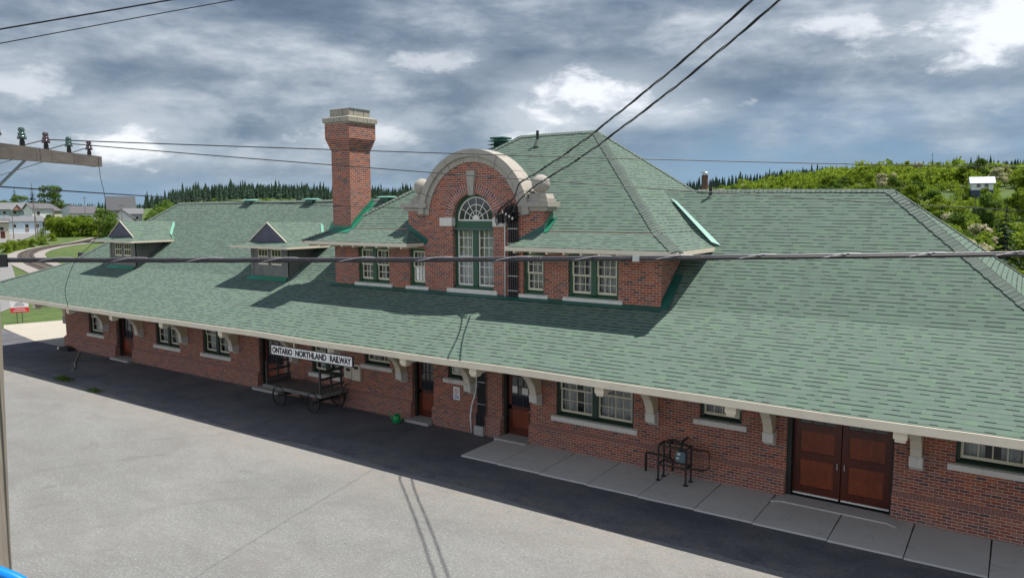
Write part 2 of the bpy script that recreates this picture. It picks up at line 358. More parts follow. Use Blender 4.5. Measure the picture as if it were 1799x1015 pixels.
# ------------------------------------------------------------------ mesh builder
OFF = {}
class MB:
    def __init__(s): s.v = []; s.f = []
    def add(s, vs, fs):
        o = len(s.v); s.v += [tuple(p) for p in vs]; s.f += [tuple(i+o for i in f) for f in fs]; return s
    def quad(s, *p): return s.add(p, [tuple(range(len(p)))])
    def box(s, x0, x1, y0, y1, z0, z1):
        vs = [(x, y, z) for z in (z0, z1) for y in (y0, y1) for x in (x0, x1)]
        return s.add(vs, [(0, 2, 3, 1), (4, 5, 7, 6), (0, 1, 5, 4), (2, 6, 7, 3), (0, 4, 6, 2), (1, 3, 7, 5)])
    def beam(s, a, b, w, h, up=(0, 0, 1)):
        a, b = Vector(a), Vector(b); t = (b-a).normalized(); up = Vector(up)
        if abs(t.dot(up)) > .98: up = Vector((0, 1, 0))
        sd = t.cross(up).normalized()*w/2; u = sd.cross(t).normalized()*h/2
        vs = [p+i*sd+j*u for p in (a, b) for i, j in ((-1, -1), (1, -1), (1, 1), (-1, 1))]
        return s.add(vs, [(0, 1, 2, 3), (7, 6, 5, 4), (0, 4, 5, 1), (1, 5, 6, 2), (2, 6, 7, 3), (3, 7, 4, 0)])
    def cyl(s, a, b, r0, r1=None, n=12, caps=True):
        r1 = r0 if r1 is None else r1
        return s.tube([a, b], [r0, r1], n, caps)
    def tube(s, pts, rs, n=8, caps=True):
        pts = [Vector(p) for p in pts]; o = len(s.v)
        if not hasattr(rs, '__len__'): rs = [rs]*len(pts)
        ref = Vector((0, 0, 1)); t0 = (pts[1]-pts[0]).normalized()
        if abs(t0.z) > .9: ref = Vector((1, 0, 0))
        for i, p in enumerate(pts):
            t = (pts[min(i+1, len(pts)-1)]-pts[max(i-1, 0)]).normalized()
            a = t.cross(ref).normalized(); c = a.cross(t)
            for k in range(n):
                q = 2*math.pi*k/n; s.v.append(tuple(p+(a*math.cos(q)+c*math.sin(q))*rs[i]))
        for i in range(len(pts)-1):
            for k in range(n):
                k2 = (k+1) % n; s.f.append((o+i*n+k, o+i*n+k2, o+(i+1)*n+k2, o+(i+1)*n+k))
        if caps:
            s.f.append(tuple(o+k for k in reversed(range(n)))); s.f.append(tuple(o+(len(pts)-1)*n+k for k in range(n)))
        return s
    def lathe(s, c, prof, n=20):
        o = len(s.v)
        for r, z in prof:
            for k in range(n):
                q = 2*math.pi*k/n; s.v.append((c[0]+r*math.cos(q), c[1]+r*math.sin(q), c[2]+z))
        for i in range(len(prof)-1):
            for k in range(n):
                k2 = (k+1) % n; s.f.append((o+i*n+k, o+i*n+k2, o+(i+1)*n+k2, o+(i+1)*n+k))
        return s
    def prism(s, poly, axis, a, b):
        """poly: 2D points; axis 'x' -> (y,z), 'y' -> (x,z), 'z' -> (x,y)"""
        def P(q, t):
            return (t, q[0], q[1]) if axis == 'x' else (q[0], t, q[1]) if axis == 'y' else (q[0], q[1], t)
        n = len(poly); o = len(s.v); s.v += [P(q, a) for q in poly]+[P(q, b) for q in poly]
        tri = tessellate_polygon([[Vector((q[0], q[1], 0)) for q in poly]])
        for t in tri: s.f.append(tuple(o+i for i in t)); s.f.append(tuple(o+n+i for i in reversed(t)))
        for i in range(n): j = (i+1) % n; s.f.append((o+i, o+j, o+n+j, o+n+i))
        return s
    def build(s, name, m, parent=None, smooth=False, fix=True, uvf=None):
        off = OFF.get(parent.name, Vector()) if parent else Vector()
        me = bpy.data.meshes.new(name)
        me.from_pydata([(v[0]-off.x, v[1]-off.y, v[2]-off.z) for v in s.v], [], s.f); me.update()
        if fix:
            bm = bmesh.new(); bm.from_mesh(me); bmesh.ops.recalc_face_normals(bm, faces=bm.faces); bm.to_mesh(me); bm.free()
        uvl = me.uv_layers.new(name='uv')
        for p in me.polygons:
            nrm = p.normal
            if abs(nrm.z) > .985: t = Vector((1, 0, 0)); b_ = Vector((0, 1, 0))
            else: t = Vector((-nrm.y, nrm.x, 0)).normalized(); b_ = nrm.cross(t)
            for li in p.loop_indices:
                c = me.vertices[me.loops[li].vertex_index].co + off
                uvl.data[li].uv = uvf(c, p) if uvf else (c.dot(t), c.dot(b_))
        if smooth: me.shade_smooth()
        me.materials.append(M[m] if isinstance(m, str) else m)
        o = bpy.data.objects.new(name, me); sc.collection.objects.link(o)
        if parent: o.parent = parent
        OFF[o.name] = off
        return o
def empty(name, loc, label, cat, group=None):
    o = bpy.data.objects.new(name, None); sc.collection.objects.link(o); o.location = loc; o.empty_display_size = .3
    OFF[o.name] = Vector(loc); return tag(o, label, cat, group)
def tag(o, label=None, cat=None, group=None, kind=None):
    if label: o['label'] = label
    if cat: o['category'] = cat
    if group: o['group'] = group
    if kind: o['kind'] = kind
    return o
def struct(mb, name, m, **k): return tag(mb.build(name, m, **k), kind='structure')
def copy_tree(o, loc, label, group=None, rz=0, s=None):
    def cp(a, par):
        c = a.copy(); sc.collection.objects.link(c)
        if par: c.parent = par
        for ch in a.children: cp(ch, c)
        return c
    r = cp(o, None); r.location = loc; r.rotation_euler = (0, 0, rz)
    if s: r.scale = s if hasattr(s, '__len__') else (s, s, s)
    r['label'] = label
    if group: r['group'] = group
    return r
# ------------------------------------------------------------------ ground
def sstep(a, b, v): t = np.clip((v-a)/(b-a), 0, 1); return t*t*(3-2*t)
AZT = [-180, -75, -69, -66, -62, -60, -58, -55, -52, -45, -42, -36, -30, -24, -20, -17, -13, -8, 0, 12, 30, 180]
H300 = [0, 3, 3.2, 4, 4.2, 5, 6, 6, 6, 6, 6, 6, 6, 7, 9, 13, 16, 17, 16, 15, 10, 0]
H600 = [10, 9, 9, 9, 8, 8, 14, 18, 18, 15, 14, 13, 12, 16, 20, 23, 26, 27, 27, 26, 18, 10]
def height(x, y):
    x = np.asarray(x, float); y = np.asarray(y, float)
    d = np.hypot(x, y); a = np.degrees(np.arctan2(x, y))
    h3 = np.interp(a, AZT, H300); h6 = np.interp(a, AZT, H600)
    h = h3*np.where(a < -55, sstep(205, 312, d), sstep(130, 300, d)) + (h6-h3)*sstep(300, 560, d)
    h = h + 6*sstep(600, 1500, d)
    dip = -2.6*sstep(34, 60, y)*sstep(-30, 5, x)*(1-sstep(120, 200, d))
    n = (np.sin(x*.031+1.3)*np.cos(y*.027+.6)+.6*np.sin(x*.071+y*.053))*sstep(240, 420, d)*1.1
    return h+dip+n-.03
ax_ = lambda a, b, n, p: np.sign(np.linspace(a, b, n))*np.abs(np.linspace(a, b, n))**p
xs = np.concatenate([-np.geomspace(2500, 60, 70), np.arange(-55, 60, 8), np.geomspace(60, 1500, 40)])
ys = np.concatenate([-np.geomspace(400, 20, 12), np.arange(-12, 60, 8), np.geomspace(62, 2600, 75)])
gx, gy = np.meshgrid(xs, ys); gz = height(gx, gy)
mb = MB(); nx = len(xs)
mb.v = [tuple(p) for p in np.stack([gx, gy, gz], -1).reshape(-1, 3).tolist()]
mb.f = [(j*nx+i, j*nx+i+1, (j+1)*nx+i+1, (j+1)*nx+i) for j in range(len(ys)-1) for i in range(nx-1)]
struct(mb, 'ground', 'grass', smooth=True)
def sheet(name, pts, m, z):
    mb = MB(); tri = tessellate_polygon([[Vector((p[0], p[1], 0)) for p in pts]])
    mb.add([(p[0], p[1], z) for p in pts], [tuple(t) for t in tri]); return struct(mb, name, m)
# light lot; its far edge wavers a little along the asphalt strip
rr = random.Random(3)
edge = []
for i in range(150):
    x = -53.5+i*.5
    edge.append((x, 16.38+.08*math.sin(x*.9)+.10*math.sin(x*.33+1)+rr.uniform(-.045, .045)+(.5*math.exp(-((x+42.6)/1.4)**2))))
sheet('parking_lot', [(-75, 17.5)]+edge+[(40, 16.4), (60, -60), (-90, -60)], 'lot', .004)
sheet('asphalt_strip', [(-90, 14), (60, 14), (60, 21.3), (-46, 21.25), (-51, 21.15), (-58, 22.0), (-66, 22.6), (-90, 24)], 'asphalt', 0.0)
sheet('concrete_pad', [(-40, 21.1), (-46, 20.85), (-50.6, 20.95), (-57.6, 22.05), (-59.3, 22.75), (-58.3, 26.1), (-56, 30.5), (-40, 30)], 'pad', .008)
sheet('side_road', [(-75, 17.6), (-66.6, 25.2), (-69.6, 27.4), (-75.3, 31.4), (-97.2, 38.9), (-110.2, 43.9), (-125.9, 49.9), (-134.8, 53.2), (-150, 58.3), (-165, 57), (-140, 44), (-110, 30), (-90, 22), (-90, 15)], 'road', .012)
def drape(name, pts, m, dz):
    mb = MB(); N_ = 14; L_, R_ = pts; n = len(L_)-1
    for i in range(N_*n+1):
        k = min(i//N_, n-1); t = (i-k*N_)/N_
        for S in (L_, R_):
            az_ = S[k][0]+(S[k+1][0]-S[k][0])*t; d_ = S[k][1]+(S[k+1][1]-S[k][1])*t; x, y = d_*math.sin(R(az_)), d_*math.cos(R(az_)); mb.v.append((x, y, float(height(x, y))+dz))
    for i in range(N_*n): mb.f.append((2*i, 2*i+1, 2*i+3, 2*i+2))
    return struct(mb, name, m)
drape('town_road', ([(-69.4, 205), (-68.53, 212), (-67.98, 226), (-67.35, 240), (-66.97, 250), (-66.3, 258), (-65.2, 262)], [(-69.4, 252), (-68.6, 256), (-68.24, 258), (-67.6, 260), (-66.96, 262), (-66.3, 266), (-65.2, 268)]), 'road', .12)
# ------------------------------------------------------------------ sidewalk slabs
mb = MB()
xe = -14.8; i = 0
for x1 in [-13.35, -11.78, -10.15, -8.52, -6.9, -5.35, -3.55, -1.9, -.25, 1.4, 3.0, 4.7]:
    s = MB(); s.prism([(xe+.012, 18.56), (x1-.012, 18.60), (x1-.03, 20.84), (xe+.012, 20.84)], 'z', 0, .05)
    o = struct(s, 'sidewalk_slab', 'walk'); xe = x1
s = MB(); s.prism([(-5.35, 20.2), (-5.1, 20.35), (-2.5, 20.35), (-2.25, 20.2), (-2.4, 20.95), (-5.2, 20.95)], 'z', .05, .085)
struct(s, 'garage_apron', 'walk')

# ------------------------------------------------------------------ railway track
TP = [(-84, 40), (-95, 43.6), (-104, 46.5), (-113.3, 49.3), (-123, 52), (-132.5, 55.3), (-140, 57.8), (-147.5, 60.8), (-154, 63.6), (-159.5, 66.5), (-166, 70), (-172.3, 74.2), (-180, 79.5), (-186.6, 85), (-195, 93), (-205, 102), (-216, 112), (-228, 122), (-250, 137)]
TP = [Vector((p[0], p[1], 0)) for p in TP]
def smooth_path(P, k=3):
    for _ in range(k):
        Q = [P[0]]
        for a, b in zip(P, P[1:]): Q += [a.lerp(b, .25), a.lerp(b, .75)]
        P = Q+[P[-1]]
    return P
TP = smooth_path(TP, 2)
def ribbon(mb, P, o0, o1, z):
    base = len(mb.v)
    for i, p in enumerate(P):
        t = (P[min(i+1, len(P)-1)]-P[max(i-1, 0)]).normalized(); n = Vector((-t.y, t.x, 0))
        for o in (o0, o1): q = p+n*o; mb.v.append((q.x, q.y, z+max(0, float(height(q.x, q.y)))))
    for i in range(len(P)-1): mb.f.append((base+2*i, base+2*i+1, base+2*i+3, base+2*i+2))
mb = MB(); ribbon(mb, TP, -3.0, 3.0, .05); struct(mb, 'track_ballast', 'gravel')
trk = empty('railway_track', TP[len(TP)//2], 'single curved railway track in pale ballast bending behind the station end', 'railway track')
for o in (-.75, .75):
    mb = MB(); ribbon(mb, TP, o-.09, o+.09, .30); ribbon(mb, TP, o-.09, o-.089, .30)
    mb.build('rail', 'rail', trk)
mb = MB(); L = 0
for a, b in zip(TP, TP[1:]):
    t = (b-a).normalized(); n = Vector((-t.y, t.x, 0)); q = a.copy()
    k = int((b-a).length/.8)
    for j in range(k):
        c = a+t*(j+.5)*(b-a).length/max(1, k); hz = max(0, float(height(c.x, c.y)))
        mb.beam(c-n*1.25+Vector((0, 0, .12+hz)), c+n*1.25+Vector((0, 0, .12+hz)), .26, .2)
tie = mb.build('ties', 'tie', trk); tie['kind'] = 'stuff'

# ------------------------------------------------------------------ the station
W = 20.95
ST = empty('railway_station', (-22.5, 25.3, 0), 'long one-storey red brick station with green hipped shingle roof and arched stone gable', 'station building')
def grid_wall(x0, x1, z0, z1, yf, holes, depth=.3):
    """front wall face at y=yf with rectangular holes and their reveals"""
    mb = MB(); xs = sorted({x0, x1, *[h[0] for h in holes], *[h[1] for h in holes]}); zs = sorted({z0, z1, *[max(z0, h[2]) for h in holes], *[min(z1, h[3]) for h in holes]})
    for a, b in zip(xs, xs[1:]):
        for c, d in zip(zs, zs[1:]):
            mx, mz = (a+b)/2, (c+d)/2
            if any(h[0] < mx < h[1] and h[2] < mz < h[3] for h in holes): continue
            mb.quad((a, yf, c), (b, yf, c), (b, yf, d), (a, yf, d))
    for h in holes:
        a, b, c, d = h[0], h[1], max(z0, h[2]), min(z1, h[3]); yb = yf+depth
        mb.quad((a, yf, c), (a, yf, d), (a, yb, d), (a, yb, c)); mb.quad((b, yf, c), (b, yb, c), (b, yb, d), (b, yf, d))
        if d < z1: mb.quad((a, yf, d), (b, yf, d), (b, yb, d), (a, yb, d))
        if c > z0: mb.quad((a, yf, c), (a, yb, c), (b, yb, c), (b, yf, c))
    return mb
def window(x0, x1, z0, z1, leaves, cols, rows, yf=W, rec=.10, sillx=.16, parent=None, label=None, sillh=.16, head=None, sillm='sill', dk='green', curt=True):
    """one window: frame part with sash, pane, curtain and sill sub-parts"""
    parent = parent or ST; y = yf+rec; f = MB(); t = .09; mw = .19
    f.box(x0, x0+t, y, y+.16, z0, z1); f.box(x1-t, x1, y, y+.16, z0, z1); f.box(x0+t, x1-t, y, y+.16, z1-(head or t), z1)
    f.prism([(y-.07, z0), (y+.16, z0), (y+.16, z0+.13), (y-.07, z0+.05)], 'x', x0+.002, x1-.002)
    wd = (x1-x0-2*t-(leaves-1)*mw)/leaves
    for i in range(1, leaves):
        a = x0+t+i*wd+(i-1)*mw; f.box(a, a+mw, y-.02, y+.16, z0+.1, z1-t)
    fr = f.build('window', dk, parent)
    if label: fr['label'] = label
    zt = z1-(head or t); zb = z0+.13
    for i in range(leaves):
        a = x0+t+i*(wd+mw); b = a+wd; s = MB(); g = MB()
        spans = [(zb, (zb+zt)/2+.02, .07), ((zb+zt)/2-.02, zt, .03)] if rows >= 3 else [(zb, zt, .05)]
        for si, (c, d, dy) in enumerate(spans):
            ys, ye = y+dy, y+dy+.045; r = .06; e = .002*si
            s.box(a+e, a+r, ys, ye, c, d); s.box(b-r, b-e, ys, ye, c, d); s.box(a+r, b-r, ys, ye, c, c+r*(1.35 if si == 0 else .8)); s.box(a+r, b-r, ys, ye, d-r, d)
            rn = max(1, rows//len(spans)) if si == 0 else max(1, rows-rows//len(spans))
            for k in range(1, cols): xx = a+r+(b-a-2*r)*k/cols; s.box(xx-.013, xx+.013, ys+.008, ye-.008, c+r, d-r)
            for k in range(1, rn): zq = c+r+(d-c-2*r)*k/rn; s.box(a+r, b-r, ys+.0095, ye-.0095, zq-.013, zq+.013)
            g.quad((a+r*.5, ye-.02, c+.02), (b-r*.5, ye-.02, c+.02), (b-r*.5, ye-.02, d-.02), (a+r*.5, ye-.02, d-.02))
        s.build('sash', 'sash', fr); g.build('pane', 'glass', fr)
        if curt:
            q = MB(); n = 24; cy = y+.30; rng = random.Random(int(a*100))
            gap = rng.choice([0, .0, .12]); half = (a+b)/2
            for k in range(n):
                u0 = a+wd*k/n; u1 = a+wd*(k+1)/n
                if gap and abs((u0+u1)/2-half) < gap*wd: continue
                q.quad((u0, cy+.035*math.sin(k*1.7), c0 if (c0 := zb) else 0, ), (u1, cy+.035*math.sin((k+1)*1.7), zb), (u1, cy+.035*math.sin((k+1)*1.7), zt), (u0, cy+.035*math.sin(k*1.7), zt))
            q.build('curtain', 'curtain', fr, smooth=False)
    bk = MB(); bk.box(x0, x1, y+.55, y+.56, z0, z1); bk.build('dark_backing', 'room', fr)
    sl = MB(); sl.prism([(yf-.075, z0-sillh), (yf+.08, z0-sillh), (yf+.08, z0+.012), (yf+.02, z0+.012), (yf-.075, z0-.015)], 'x', x0-sillx, x1+sillx)
    sl.build('sill', sillm, fr)
    return fr
# -- ground floor openings: x0, x1, z0, z1
GW = [(-43.55, -42.0, 1.12, 2.95, 1, 3, 4), (-36.7, -34.6, 1.15, 2.95, 2, 2, 5), (-32.6, -30.5, 1.15, 2.95, 2, 2, 5), (-24.75, -23.0, 1.15, 2.95, 2, 2, 5),
      (-21.6, -20.2, 1.87, 2.95, 1, 4, 2), (-17.3, -15.95, 1.84, 2.95, 1, 4, 2), (-12.62, -9.80, 1.15, 2.95, 2, 4, 5), (-7.67, -6.42, 1.83, 2.95, 1, 4, 2), (-1.12, .40, 1.73, 2.95, 1, 4, 2)]
GD = [(-40.6, -38.9, 'left'), (-28.3, -26.6, 'sign'), (-19.05, -17.98, 'mid'), (-14.85, -13.65, 'paper')]
GAR = (-5.15, -2.48)
XL, XR = -46.25, 1.3
holes = [g[:4] for g in GW]+[(a, b, 0, 2.95) for a, b, _ in GD]+[(GAR[0], GAR[1], 0, 2.75)]
mb = grid_wall(XL, XR, .74, 4.75, W, holes, .3)
mb.box(XL, XR, W+.9, W+.95, 0, 4.6)
mb.quad((XL, W, 0), (XL, 29.65, 0), (XL, 29.65, 4.6), (XL, W, 4.6)); mb.quad((XR, W, 0), (XR, 29.65, 0), (XR, 29.65, 4.6), (XR, W, 4.6)); mb.quad((XL, 29.65, 0), (XR, 29.65, 0), (XR, 29.65, 4.6), (XL, 29.65, 4.6))
mb.build('brick_wall', 'brick', ST, fix=False)
# battered base below a sloping brick course
mb = MB(); led = MB(); segs = []; a = XL-.09
for h in sorted([(a_, b_) for a_, b_, _ in GD]+[GAR]):
    segs.append((a, h[0]+.002)); a = h[1]-.002
segs.append((a, XR+.09))
for a, b in segs:
    mb.quad((a, W-.15, 0), (b, W-.15, 0), (b, W-.10, .66), (a, W-.10, .66))
    for q in (a, b): mb.quad((q, W-.15, 0), (q, W-.10, .66), (q, W+.3, .66), (q, W+.3, 0))
    led.quad((a, W-.10, .66), (b, W-.10, .66), (b, W+.003, .745), (a, W+.003, .745))
    for q in (a, b): led.quad((q, W-.10, .66), (q, W+.003, .745), (q, W+.3, .745), (q, W+.3, .66))
mb.build('wall_base', 'brick', ST, fix=False)
led.build('water_table', mat('sloping course', lambda N, b: N.put(b.inputs['Base Color'], N.mix(N.m('GREATER_THAN', N.m('FRACT', N.m('MULTIPLY', N.sep(posn(N))[0], 13)), .85), N.mix(N.noise(posn(N), 9, 3), (.22, .105, .085, 1), (.32, .16, .125, 1)), (.33, .27, .25, 1))), rough=.9), ST, fix=False)
for g in GW: window(*g, dk='greenshade')
def door(x0, x1, kind):
    D = MB(); y = W+.24; t = .09; zt = 2.95
    D.box(x0, x0+.10, y-.10, y+.12, .06, zt); D.box(x1-.07, x1, y-.10, y+.12, .06, zt)
    D.box(x0+.10, x1-.07, y-.04, y+.1, 2.30, 2.40)
    fr = D.build('door', 'doorframe', ST)
    a, b = x0+.12, x1-.09; L = MB(); y += .02
    L.box(a, b, y, y+.05, .09, .38); L.box(a, b, y, y+.05, 1.02, 1.16); L.box(a, b, y, y+.05, 2.18, 2.29)
    L.box(a, a+.13, y, y+.05, .38, 2.18); L.box(b-.13, b, y, y+.05, .38, 2.18)
    P_ = MB(); P_.box(a+.13, b-.13, y+.025, y+.035, .38, 1.02); P_.build('door_panel', 'doorpanel', fr)
    L.box(a, b, y, y+.05, 2.42, 2.50)
    L.build('door_leaf', 'door', fr)
    G = MB(); G.box(a+.13, b-.13, y+.02, y+.03, 1.16, 2.18); G.box(a, b, y+.02, y+.03, 2.5, 2.95); G.build('pane', 'darkglass', fr)
    B = MB()
    for k in range(1, 3): xx = a+.13+(b-a-.26)*k/3; B.box(xx-.016, xx+.016, y+.002, y+.045, 1.16, 2.18)
    for k in range(1, 3): zq = 1.16+1.02*k/3; B.box(a+.13, b-.13, y+.004, y+.043, zq-.016, zq+.016)
    B.build('glazing_bars', 'doorframe', fr)
    h = MB(); h.lathe((b-.07, y-.05, 1.05), [(0, -.035), (.03, -.02), (.035, 0), (.03, .02), (0, .035)], 10); h.build('handle', 'steel', fr, smooth=True)
    stp = MB(); stp.prism([(W-.42, 0), (W-.40, .10), (W+.5, .12), (W+.5, 0)], 'x', x0-.06, x1+.05); stp.build('doorstep', 'concstep', fr)
    if kind == 'paper':
        P = MB(); P.box(a+.16, a+.37, y-.004, y+.001, 1.62, 1.86); P.build('paper_notice', 'white', fr); P = MB(); P.box(b-.42, b-.17, y-.004, y+.001, 1.60, 1.84); P.build('paper_notice', 'white', fr)
    bk = MB(); bk.box(x0, x1, y+.5, y+.52, 0, zt); bk.build('dark_backing', 'room', fr)
for d_ in GD: door(*d_)
# garage doors
x0, x1 = GAR; y = W+.26; D = MB()
D.box(x0, x0+.12, W+.05, y+.1, .05, 2.75); D.box(x1-.05, x1, W+.05, y+.1, .05, 2.75); D.box(x0+.12, x1-.05, W+.1, y+.1, 2.63, 2.75)
fr = D.build('garage_door', 'doorframe', ST)
mid = (x0+x1)/2+.04
for a, b in ((x0+.13, mid-.012), (mid+.012, x1-.06)):
    L = MB(); y2 = y
    L.box(a, a+.15, y2, y2+.05, .10, 2.62); L.box(b-.15, b, y2, y2+.05, .10, 2.62)
    for c, d in ((.10, .30), (1.10, 1.28), (1.92, 2.10), (2.42, 2.62)): L.box(a+.15, b-.15, y2, y2+.05, c, d)
    P_ = MB(); P_.box(a+.15, b-.15, y2+.03, y2+.045, .30, 1.10); L_panels = [P_]; P_ = MB(); P_.box(a+.15, b-.15, y2+.03, y2+.045, 1.28, 1.92); L_panels.append(P_)
    for c, d in ((.30, 1.10), (1.28, 1.92)):
        L.box(a+.15, b-.15, y2+.012, y2+.03, c, c+.03); L.box(a+.15, b-.15, y2+.012, y2+.03, d-.03, d); L.box(a+.15, a+.18, y2+.012, y2+.03, c+.03, d-.03); L.box(b-.18, b-.15, y2+.012, y2+.03, c+.03, d-.03)
    for k in (1, 2): xx = a+.15+(b-a-.3)*k/3; L.box(xx-.02, xx+.02, y2+.005, y2+.045, 2.10, 2.42)
    lf = L.build('door_leaf', 'door', fr)
    for P_ in L_panels: P_.build('door_panel', 'doorpanel', fr)
    G = MB(); G.box(a+.15, b-.15, y2+.026, y2+.034, 2.10, 2.42); G.build('pane', 'darkglass', fr)
    K = MB(); K.box(a+.02, b-.02, y2-.05, y2-.002, .086, .125); K.build('threshold_strip', flat((.85, .85, .83)), fr)
for hx in (mid-.09, mid+.09): H_ = MB(); H_.box(hx-.012, hx+.012, y-.05, y-.03, .95, 1.12); H_.box(hx-.012, hx+.012, y-.03, y, .95, .97); H_.box(hx-.012, hx+.012, y-.03, y, 1.10, 1.12); H_.build('handle', 'steel', fr)
bk = MB(); bk.box(x0, x1, y+.5, y+.52, 0, 2.75); bk.build('dark_backing', 'room', fr)

# -- main roof: bell-cast hip roof
YE, ZE, YB, ZB, YR = 17.15, 3.55, 20.95, 5.07, 25.30
def hz(x): return 8.45+.20*sstep(-30, -12, x)-.10*sstep(-9, -3, x)     # the long ridge is not quite level
EL, ER, BL, BR, RL, RR = -49.15, 4.78, -45.35, .97, -41.0, -3.38
YE2, YB2 = 2*YR-YE, 2*YR-YB
mb = MB()
# eave edge wavers a hair as old eaves do
NX = 40
def strip(xa0, xa1, ya, za, xb0, xb1, yb, zb):
    o = len(mb.v)
    for i in range(NX+1):
        t = i/NX; xa = xa0+(xa1-xa0)*t; xb = xb0+(xb1-xb0)*t
        mb.v.append((xa, ya, za(xa) if callable(za) else za)); mb.v.append((xb, yb, zb(xb) if callable(zb) else zb))
    for i in range(NX): mb.f.append((o+2*i, o+2*i+2, o+2*i+3, o+2*i+1))
ew = lambda x: ZE+.012*math.sin(x*.43)+.008*math.sin(x*1.1+2)
strip(EL, ER, YE, ew, BL, BR, YB, ZB); strip(BL, BR, YB, ZB, RL, RR, YR, lambda x: float(hz(x)))
strip(EL, ER, YE2, ZE, BL, BR, YB2, ZB); strip(BL, BR, YB2, ZB, RL, RR, YR, lambda x: float(hz(x)))
mb.quad((EL, YE, ZE), (EL, YE2, ZE), (BL, YB2, ZB), (BL, YB, ZB)); mb.quad((BL, YB, ZB), (BL, YB2, ZB), (RL, YR, float(hz(RL))))
mb.quad((ER, YE, ZE), (ER, YE2, ZE), (BR, YB2, ZB), (BR, YB, ZB)); mb.quad((BR, YB, ZB), (BR, YB2, ZB), (RR, YR, float(hz(RR))))
def up_uv(c, p):
    n = p.normal if p.normal.z >= 0 else -p.normal
    t = Vector((-n.y, n.x, 0)).normalized() if abs(n.z) < .999 else Vector((1, 0, 0)); b_ = n.cross(t)
    return (c.dot(t), c.dot(b_)-(Vector((EL, YE, ZE))).dot(b_)*0)
def roof_uv(c, p):
    n = p.normal if p.normal.z >= 0 else -p.normal
    if abs(n.y) >= abs(n.x): u = c.x; sy = math.hypot(n.y, n.z)/max(1e-4, abs(n.z)); k_ = .15/.176 if (abs(n.y/n.z) < .45 and c.z < 5.2) else 1; return (u, (c.y-20.95)*(-1 if n.y > 0 else 1)*sy*k_)
    sx_ = math.hypot(n.x, n.z)/max(1e-4, abs(n.z)); return (c.y, c.x*(-1 if n.x > 0 else 1)*sx_)
roof = mb.build('roof', 'shingle', ST, fix=False, uvf=roof_uv)
mb = MB(); q = .17
for pts in (((EL, YE), (ER, YE), (BR, YB), (BL, YB)), ((EL, YE2), (ER, YE2), (BR, YB2), (BL, YB2)), ((EL, YE), (EL, YE2), (BL, YB2), (BL, YB)), ((ER, YE), (ER, YE2), (BR, YB2), (BR, YB))):
    mb.quad(*[(p[0], p[1], (ZE if i < 2 else ZB)-q) for i, p in enumerate(pts)])
mb.build('soffit', 'soffit', roof, fix=False)
mb = MB()
for i in range(NX):
    a = EL-.03+(ER-EL+.06)*i/NX; b = EL-.03+(ER-EL+.06)*(i+1)/NX
    mb.quad((a, YE-.035, ew(a)-.012), (b, YE-.035, ew(b)-.012), (b, YE-.028, ew(b)-.205), (a, YE-.028, ew(a)-.205))
    mb.quad((a, YE-.028, ew(a)-.205), (b, YE-.028, ew(b)-.205), (b, YE+.03, ew(b)-.205), (a, YE+.03, ew(a)-.205))
    mb.quad((a, YE-.035, ew(a)-.012), (b, YE-.035, ew(b)-.012), (b, YE+.01, ew(b)-.008), (a, YE+.01, ew(a)-.008))
mb.box(EL-.03, EL+.0, YE-.03, YE2+.03, ZE-.205, ZE-.012); mb.box(ER, ER+.03, YE-.03, YE2+.03, ZE-.205, ZE-.012); mb.box(EL, ER, YE2, YE2+.03, ZE-.205, ZE-.012)
mb.build('fascia', 'cream', roof, fix=False)
def cap_strip(mb, a, b, na, nb, w=.17, lift=.022, kink=None):
    """folded cap over a hip or ridge from a to b; na, nb = the two roof plane normals"""
    a, b = Vector(a), Vector(b); t = (b-a).normalized(); n = int((b-a).length/.15)+1
    d1 = Vector(na).normalized().cross(t); d2 = Vector(nb).normalized().cross(t)
    mid = (Vector(na).normalized()+Vector(nb).normalized()).normalized()
    d1 = d1 if d1.dot(Vector(nb)) < 0 else -d1; d2 = d2 if d2.dot(Vector(na)) < 0 else -d2
    for k in range(n):
        p = a.lerp(b, k/n); q = a.lerp(b, (k+1)/n); l0, l1 = mid*(lift+.012), mid*lift
        s = 1+.05*math.sin(k*2.3)
        for d_ in (d1, d2):
            mb.quad(p+l0, q+l1, q+l1+d_*w*s, p+l0+d_*w*s)
            mb.quad(p+l0, p+l0+d_*w*s, p+d_*w*s, p)
def cap_uv_factory(a, b):
    a, b = Vector(a), Vector(b); t = (b-a).normalized()
    return lambda c, p: (0, (Vector(c)-a).dot(t))
def cap(a, b, na, nb, parent, w=.17):
    m_ = MB(); cap_strip(m_, a, b, na, nb, w); return m_.build('hip_cap', 'cap', parent, fix=False, uvf=cap_uv_factory(a, b))
def slope_n(dx, dy, rise): return Vector((-dx*rise, -dy*rise, 1)).normalized()
r1, r2 = (ZB-ZE)/(YB-YE), (8.45-ZB)/(YR-YB)
for (sx, E_, B_, R_) in ((1, EL, BL, RL), (-1, ER, BR, RR)):
    cap((E_, YE, ZE), (B_, YB, ZB), slope_n(0, 1, r1), slope_n(sx, 0, r1), roof, .25)
    cap((B_, YB, ZB), (R_, YR, float(hz(R_))), slope_n(0, 1, r2), slope_n(sx, 0, r2), roof, .25)
    cap((B_, YB2, ZB), (R_, YR, float(hz(R_))), slope_n(0, -1, r2), slope_n(sx, 0, r2), roof, .25)
    cap((E_, YE2, ZE), (B_, YB2, ZB), slope_n(0, -1, r1), slope_n(sx, 0, r1), roof, .25)
for a, b in ((RL, -24), (-9.5, RR)):
    cap((a, YR, float(hz(a))), (b, YR, float(hz(b))), slope_n(0, 1, r2), slope_n(0, -1, r2), roof, .16)

